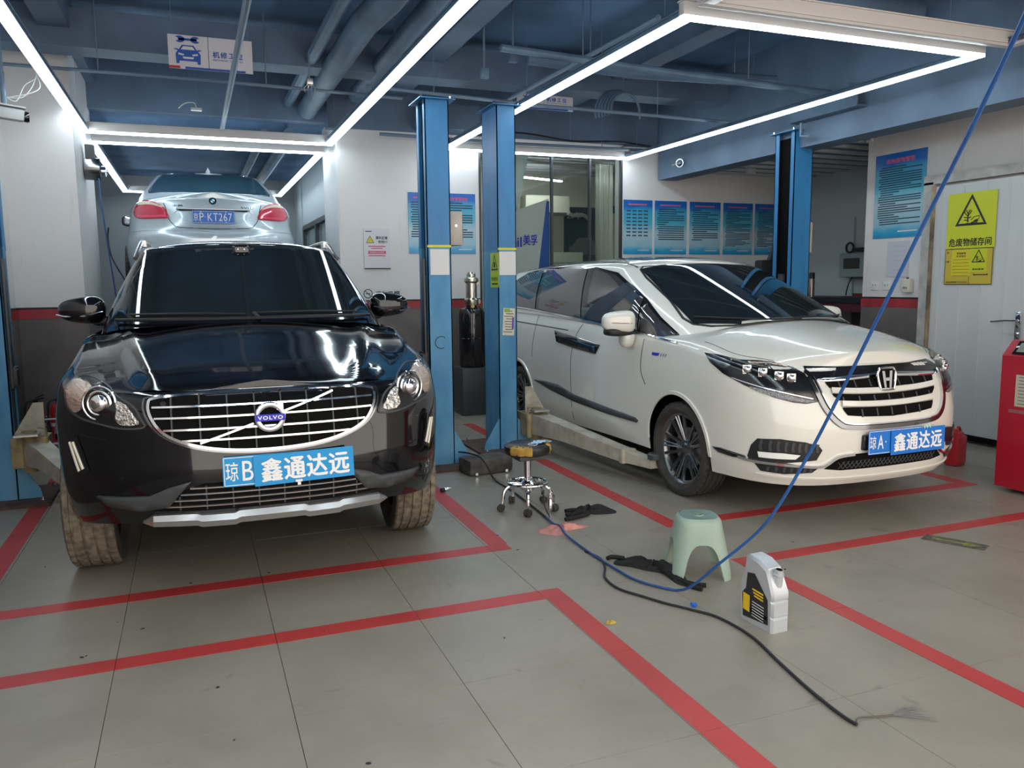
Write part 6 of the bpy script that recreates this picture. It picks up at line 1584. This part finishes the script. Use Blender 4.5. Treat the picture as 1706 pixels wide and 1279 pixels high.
g1 = rag('work_glove', 'black work glove lying flat right of the round work stool', 'glove', (2.24,4.40,0), [(-.16,-.06),(-.02,-.02),(.02,-.05),(.13,-.07),(.16,-.02),(.14,.04),(.06,.05),(.03,.09),(-.02,.07),(-.05,.05),(-.09,.06),(-.06,.02)], bk, .045, 0, 3)
for pts in ([(-.02,-.05),(-.12,-.09),(-.19,-.10)], [(-.02,-.01),(-.10,-.02),(-.15,-.03)], [(-.03,.03),(-.08,.05),(-.12,.045)]):
    mb(bk).tube(smoothpts([(x, y, .012) for x, y in pts],4), .011, 7).build('finger', g1)
g2_ = rag('work_glove', 'black work glove crumpled under the green plastic stool', 'glove', (2.08,3.40,0), [(-.10,.14),(-.03,.15),(.0,.08),(.05,.02),(.10,.0),(.12,-.06),(.08,-.16),(.03,-.26),(.0,-.22),(.01,-.10),(-.04,-.03),(-.08,.04),(-.13,.09)], bk, .045, 0, 5)
for pts in ([(.02,-.20),(.05,-.27),(.09,-.30)], [(.03,-.22),(.03,-.29),(.05,-.33)], [(-.06,.13),(-.10,.17),(-.13,.16)]):
    mb(bk).tube(smoothpts([(x, y, .010) for x, y in pts],4), .010, 7).build('finger', g2_)
rag('rag', 'pink paper rag lying across the hose near the round work stool', 'rag', (1.90,4.14,0), [(-.10,.02),(-.05,.06),(.02,.04),(.08,.10),(.15,.08),(.19,.0),(.10,-.02),(.04,-.03),(.02,-.09),(-.05,-.07)], mat('pink tissue', (.62,.27,.24), .85, var=.25, vscale=30), .028, 0, 9)
rag('wrapper', 'small torn yellow wrapper on the floor right of the red line', 'litter', (1.565,2.885,0), [(-.02,.0),(.0,.012),(.028,.010),(.03,-.012),(.0,-.014)], mat('yellow foil', (.50,.34,.06), .5, var=.5, vscale=80), .012, 0, 4)
T = thing('clip', 'tiny bright blue clip on the floor beside the black cable', 'clip', (2.0,2.895,0), .4)
b = mb(mat('bright blue plastic', (.02,.15,.70), .4)); b.box((0,0,.008),(.026,.014,.014),bev=.003); b.box((.008,.012,.006),(.010,.022,.010),bev=.002); b.box((-.01,-.01,.010),(.008,.016,.010),bev=.002); b.build('clip_body', T)
# dark mat with yellow arrow
T = thing('floor_sticker', 'worn dark sticker with a yellow-green arrow on the floor by the right red line', 'sticker', (3.815,3.09,0), math.radians(-62))
b = mb(mat('worn dark vinyl', (.05,.05,.045), .6, col2=(.16,.15,.13), vscale=25)); b.prism([(-.155,-.055),(.02,-.06),(.155,-.055),(.160,.05),(.0,.058),(-.150,.05)], .0004, .002); b.build('sheet', T)
b = mb(mat('worn lime print', (.32,.33,.08), .6, var=.6, vscale=30)); b.prism([(-.11,-.014),(.05,-.014),(.05,-.036),(.13,0),(.05,.036),(.05,.014),(-.11,.014)], .002, .0026); b.build('arrow', T)
# blue air hose from above down to the floor and back to the lift
HB = [(1.52,.95,2.45),(1.673,1.172,2.167),(1.812,1.369,2.024),(1.962,1.609,1.835),(2.085,1.855,1.603),(2.169,2.105,1.291),(2.19,2.277,1.02),(2.193,2.454,.726),(2.135,2.601,.445),(2.06,2.80,.221),(2.03,2.95,.075),(2.03,3.06,.012),(1.974,3.133,.0085),(1.917,3.258,.0085),(1.902,3.407,.0085),(1.894,3.684,.0085),(1.903,4.00,.012),(1.915,4.12,.034),(1.93,4.25,.012),(1.955,4.50,.0085),(1.975,4.80,.0085),(1.99,5.10,.0085),(1.985,5.40,.012),(1.97,5.52,.09),(1.94,5.60,.145),(1.90,5.74,.150),(1.86,5.86,.14)]
T = thing('air_hose', 'long blue air hose hanging from above and snaking along the floor', 'hose', (2.03,3.06,0)); o = Vector((2.03,3.06,0))
top = smoothpts([(1.30,.62,3.70),(1.33,.66,3.3),(1.40,.78,2.8)]+HB[:1], 6)[:-1]
P = top+smoothpts(HB, 7); hb = mat('blue hose rubber', (.025,.11,.36), .35, col2=(.012,.05,.16), vscale=2, stretch=(1,1,.5))
cut = [i for i, p in enumerate(P) if p.y > 4.35][0]
mb(hb).tube([p-o for p in P[:cut+1]], .0063, 9).build('hose_run', T); mb(M['black_plastic']).tube([p-o for p in P[cut:]], .0063, 9).build('dark_hose_run', T, label='darker end of the hose')  # rear stretch of the hose is drawn in black
# black cable with frayed end
CB = [(1.885,3.737),(1.905,3.604),(1.864,3.475),(1.797,3.35),(1.788,3.201),(1.842,3.075),(1.897,2.961),(1.965,2.852),(2.02,2.74),(2.03,2.54),(1.98,2.304),(1.94,2.102),(1.92,1.939),(1.923,1.87)]
T = thing('cable', 'loose black cable on the floor ending in a frayed wire tuft', 'cable', (1.885,3.737,0)); o = Vector((1.885,3.737,0))
mb(M['black_plastic']).tube([p-o for p in smoothpts([(x, y, .0065) for x, y in CB], 7)], .006, 8).build('sheath', T)
mb(mat('dull brown wire', (.10,.08,.07), .6)).tube([p-o for p in smoothpts([(1.923,1.87,.006),(1.935,1.885,.012),(1.97,1.899,.006),(2.021,1.886,.004),(2.08,1.872,.004)], 5)], .0028, 6).build('inner_wire', T)
fw = mb(mat('grey wire strand', (.16,.15,.17), .5)); r = random.Random(5)
for i in range(22):
    e = Vector((2.08+r.uniform(.07,.13), 1.872+r.uniform(-.085,.03), .003)); m_ = Vector((2.08,1.872,.004)).lerp(e, .5)+Vector((0,r.uniform(-.008,.008),.004)); fw.tube([p-o for p in (Vector((2.08,1.872,.004)), m_, e)], .0008, 4)
fw.build('frayed_strands', T, kind='stuff')
# grease pump on drum
T = thing('oil_pump_drum', 'tall black drum with a chrome pump head between the middle posts', 'pump', (2.86,8.45,0))
b = mb(M['grey_plastic']); 
b.box((0,0,.26),(.34,.34,.52),bev=.01); b.build('stand', T)
b = mb(M['gloss_black']); b.lathe([(.135,.52),(.145,.54),(.145,1.10),(.13,1.16),(.06,1.18),(.06,1.20)],32); b.add(*ring((0,0,.84),.146,.005,(0,0,1),32,6),None,True); b.build('drum', T)
b = mb(mat('warm nickel', (.62,.55,.45), .22, metal=1)); b.lathe([(.075,1.20),(.080,1.22),(.080,1.26),(.062,1.28),(.062,1.44),(.080,1.46),(.080,1.49),(.050,1.51),(.050,1.54),(.03,1.56),(0,1.56)],28); b.box((.075,0,1.45),(.03,.03,.05)).box((.08,0,1.24),(.04,.03,.05)); b.build('pump_head', T)
b = mb(mat('brass fitting', (.50,.38,.15), .3, metal=.9)); b.cyl((-.02,-.06,1.19),(-.02,-.11,1.19),.02,10); b.build('outlet', T)
mb(M['black_plastic']).tube(smoothpts([(.05,-.10,1.19),(.11,-.13,1.10),(.12,-.12,.95),(.15,-.10,.70),(.14,-.05,.45)],5), .009, 7).build('hose', T)
# fire extinguishers in a rack
T = thing('extinguisher_rack', 'white metal rack holding red extinguishers beside the left pier', 'rack', (-1.20,7.8,0))
b = mb(M['white_plastic'])
for x in (-.17, .17):
    for y in (-.09, .09): b.cyl((x,y,0),(x,y,.34),.008,6)
for z in (.12, .33):
    b.tube([(-.17,-.09,z),(.17,-.09,z),(.17,.09,z),(-.17,.09,z)], .008, 6, True)
b.box((0,0,.115),(.34,.18,.010)); b.build('frame', T)
for i, x in enumerate((-1.285, -1.115)):
    E_ = thing('fire_extinguisher', ('red fire extinguisher in the rack, the one nearer the left wall','red fire extinguisher in the rack, the one nearer the black car')[i], 'extinguisher', (x,7.8,.12), group='fire extinguishers in the rack')
    mb(rp).lathe([(0,0),(.062,0),(.068,.01),(.068,.27),(.055,.31),(.022,.335),(.022,.35)],24).build('cylinder', E_)
    mb(M['paper']).lathe([(.069,.14),(.069,.17)],24,None,cap=False).build('label_band', E_)
    b = mb(M['black_plastic']); b.lathe([(.02,.35),(.02,.375),(0,.375)],12); b.tube([(0,0,.37),(.07,-.01,.385)], .008, 6); b.tube([(0,0,.385),(.07,-.01,.415)], .007, 6); b.build('valve', E_)
    mb(M['black_plastic']).tube(smoothpts([(-.02,0,.365),(-.07,-.02,.34),(-.078,-.03,.2),(-.072,-.03,.08)],4), .009, 7).build('hose', E_)
# reel and hose on the left pier
T = thing('hose_reel', 'dark hose reel with chrome hub high on the side of the left pier', 'reel', (-.79,8.75,2.55))
b = mb(M['dark_chrome']); b.cyl((-.08,0,0),(.05,0,0),.105,28); b.build('drum', T); b = mb(M['chrome']); b.lathe([(.05,0),(.05,.03),(.02,.05),(0,.05)],20,Matrix.Translation((.06,0,-.02)) @ Matrix.Rotation(PI/2,4,'Y')); b.build('hub', T)
mb(M['grey_plastic']).box((-.03,0,.15),(.08,.08,.14)).build('bracket', T)
mb(hb).tube(smoothpts([(.04,-.12,-.10),(.05,-.12,-.4),(.10,-.02,-1.1),(.13,.05,-1.6)],6), .007, 7).build('hose_run', T)
T = thing('coiled_hose', 'dark hose with a short coil hanging at the back of the sedan bay', 'hose', (-1.20,14.6,0))
mb(M['black_plastic']).tube(smoothpts([(0,.25,2.4),(0,0,2.2),(.05,-.1,1.9),(.22,-.2,1.55)],5), .012, 7).build('hose_run', T)
mb(mat('maroon coil', (.10,.04,.06), .5)).tube([(.22+.06*i/10+.04*math.cos(i*.9), -.2+.04*math.sin(i*.9), 1.55-.012*i) for i in range(40)], .010, 6).build('coil', T)
# behind the screen: air conditioner, banner, poster
T = thing('air_conditioner', 'cream wall air conditioner behind the glass screen', 'air conditioner', (5.15,11.6,2.62), 0)
cr = mat('cream casing', (.56,.56,.44), .5); b = mb(cr); b.box((0,0,0),(.75,.24,.30),bev=.04); b.build('casing', T); mb(M['grey_plastic']).box((0,-.115,-.13),(.62,.03,.04)).build('louvre', T); mb(cr).box((0,.35,.0),(.3,.6,.1)).build('wall_bracket', T)
mb(M['white_plastic']).tube(smoothpts([(.36,0,-.05),(.50,.1,-.12),(.80,.3,-.10),(1.0,.5,-.14)],4), .03, 8).build('pipe', T)
T = thing('banner', 'white and blue slanted banner reading Mobil 美孚 behind the glass screen', 'banner', (4.15,10.3,0))
b = mb(mat('banner white', (.58,.60,.58), .5)); b.prism([(-.60,.02),(.27,.02),(.47,2.58),(-.05,2.40),(-.60,2.40)], -.01, .01, FRONT); b.build('board', T)
b = mb(mat('banner blue', (.02,.09,.36), .5)); b.prism([(.10,.02),(.48,.02),(.48,2.55),(.44,2.55)], -.02, .012, FRONT); b.build('blue_wedge', T)
t = letters('Mobil', T, .40, .13, 0, m=M['emblem_blue'], bold=.04); t.matrix_local = Matrix.Translation((-.14,-.025,1.99)) @ Matrix.Rotation(PI/2,4,'X'); t = letters('美孚', T, .21, .14, 0, m=M['emblem_blue'], bold=.03); t.matrix_local = Matrix.Translation((.19,-.025,2.02)) @ Matrix.Rotation(PI/2,4,'X')
T = thing('wall_poster', 'dark grey poster with a pale car behind the glass screen', 'poster', (6.15,12.235,2.2))
mb(mat('slate print', (.09,.13,.16), .5)).box((0,0,0),(.75,.02,.95)).build('sheet', T); t = letters('20年', T, .26, .12, 0, m=M['paper'], bold=.01); t.matrix_local = Matrix.Translation((-.20,-.013,.34)) @ Matrix.Rotation(PI/2,4,'X')
b = mb(mat('grey print car', (.25,.28,.29), .5)); b.prism([(-.28,-.30),(.30,-.30),(.33,-.20),(.22,-.16),(.12,-.02),(-.12,-.02),(-.22,-.14),(-.30,-.18)], .010, .013, FRONT); b.build('car_print', T)
mb(mat('slate print 2', (.12,.20,.24), .5)).box((.55,0,.45),(.25,.02,.12)).build('name_strip', T)
T = thing('office_shelf', 'pale green shelf unit under the air conditioner behind the glass', 'shelf', (5.2,11.5,0)); mb(mat('pale green panel', (.42,.47,.36), .6)).box((0,0,.95),(.9,.4,1.9)).build('cabinet', T); mb(mat('green grey panel', (.26,.30,.24), .5)).box((.05,-.21,1.1),(.62,.02,1.3)).build('door', T)
# plastic curtain folds behind the glass
T = thing('plastic_curtain', 'folded clear plastic curtain hanging behind the right glass pane', 'curtain', (4.80,9.20,0))
cm = mat('clear plastic film', (.80,.80,.70), .3, alpha=.38)
vs = []; n = 40
for z in (.55, 1.6, 2.9):
    for i in range(n+1): vs.append((-.02+.24*i/n, .03*math.sin(i*1.3)+.012*math.sin(i*2.9+z), z))
b = mb(cm); b.add(vs, [(r_*(n+1)+i, r_*(n+1)+i+1, (r_+1)*(n+1)+i+1, (r_+1)*(n+1)+i) for r_ in range(2) for i in range(n)], None, True); b.build('film', T)
mb(M['satin']).cyl((-.04,0,2.92),(.24,0,2.92),.012,8).build('rail', T)
T = thing('draped_film', 'grey film strip hanging diagonally behind the left glass pane', 'curtain', (3.85,9.5,0)); b = mb(mat('grey film', (.30,.33,.30), .4)); b.add([(-.42,0,1.5),(-.38,0,1.45),(.02,.05,2.4),(.20,.06,3.15),(-.02,.06,3.15),(-.12,.03,2.4)], [(0,1,2,5),(5,2,3,4)], None, False); b.add([(-.42,.012,1.5),(-.38,.012,1.45),(.02,.062,2.4),(.20,.072,3.15),(-.02,.072,3.15),(-.12,.042,2.4)], [(5,2,1,0),(4,3,2,5)]); b.build('film', T)
# recess: tool arm, flask, instrument box
T = thing('machine_arm', 'black upright tyre machine arm behind the minivan roof', 'machine', (6.38,7.9,0))
b = mb(M['black_plastic']); b.box((0,0,.75),(.30,.30,1.5),bev=.02); b.build('column', T); b = mb(M['black_plastic']); b.box((.0,0,1.58),(.24,.14,.20),bev=.03); b.build('head', T); b = mb(M['black_plastic']); b.tube([(.02,0,1.62),(.10,0,1.80),(.19,0,2.02)], .030, 8); b.build('lever', T)
T = thing('workbench', 'dark bench against the recess wall behind the minivan bonnet', 'bench', (7.45,7.75,0)); 
mb(M['black_plastic']).box((0,0,1.20),(.80,1.9,.06)).build('worktop', T); mb(mat('maroon bench front', (.10,.02,.03), .5)).box((0,0,1.12),(.76,1.86,.10)).build('front_rail', T)
for x in (-.35,.35):
    for y in (-.88,.88): mb(M['grey_plastic']).box((x,y,.54),(.05,.05,1.08)).build('leg', T)
T = thing('flask', 'steel flask with a black lid standing on the dark bench', 'flask', (7.12,7.95,1.23)); mb(mat('brushed copper steel', (.40,.30,.26), .3, metal=.9)).lathe([(0,0),(.036,0),(.036,.21),(.030,.23)],20).build('body', T); mb(M['black_plastic']).lathe([(.034,.225),(.034,.29),(.028,.30),(0,.30)],20).build('lid', T)
T = thing('instrument_box', 'grey wall instrument box with dark window and round gauge on top', 'instrument', (7.80,7.93,1.62), -PI/2)
b = mb(mat('grey instrument casing', (.30,.34,.34), .5)); b.box((0,0,0),(.42,.16,.30),bev=.015); b.build('case', T); mb(M['gloss_black']).box((0,-.082,.02),(.26,.01,.13)).build('window', T)
b = mb(M['black_plastic']); b.add(*ring((-.10,-.02,.22),.06,.014,(0,1,0),24,8),None,True); b.box((.05,0,.19),(.22,.06,.05),bev=.01); b.build('gauge', T); mb(M['black_plastic']).tube(smoothpts([(-.06,0,-.15),(-.10,-.02,-.24),(-.14,-.02,-.38)],4), .008, 6).build('cable', T)
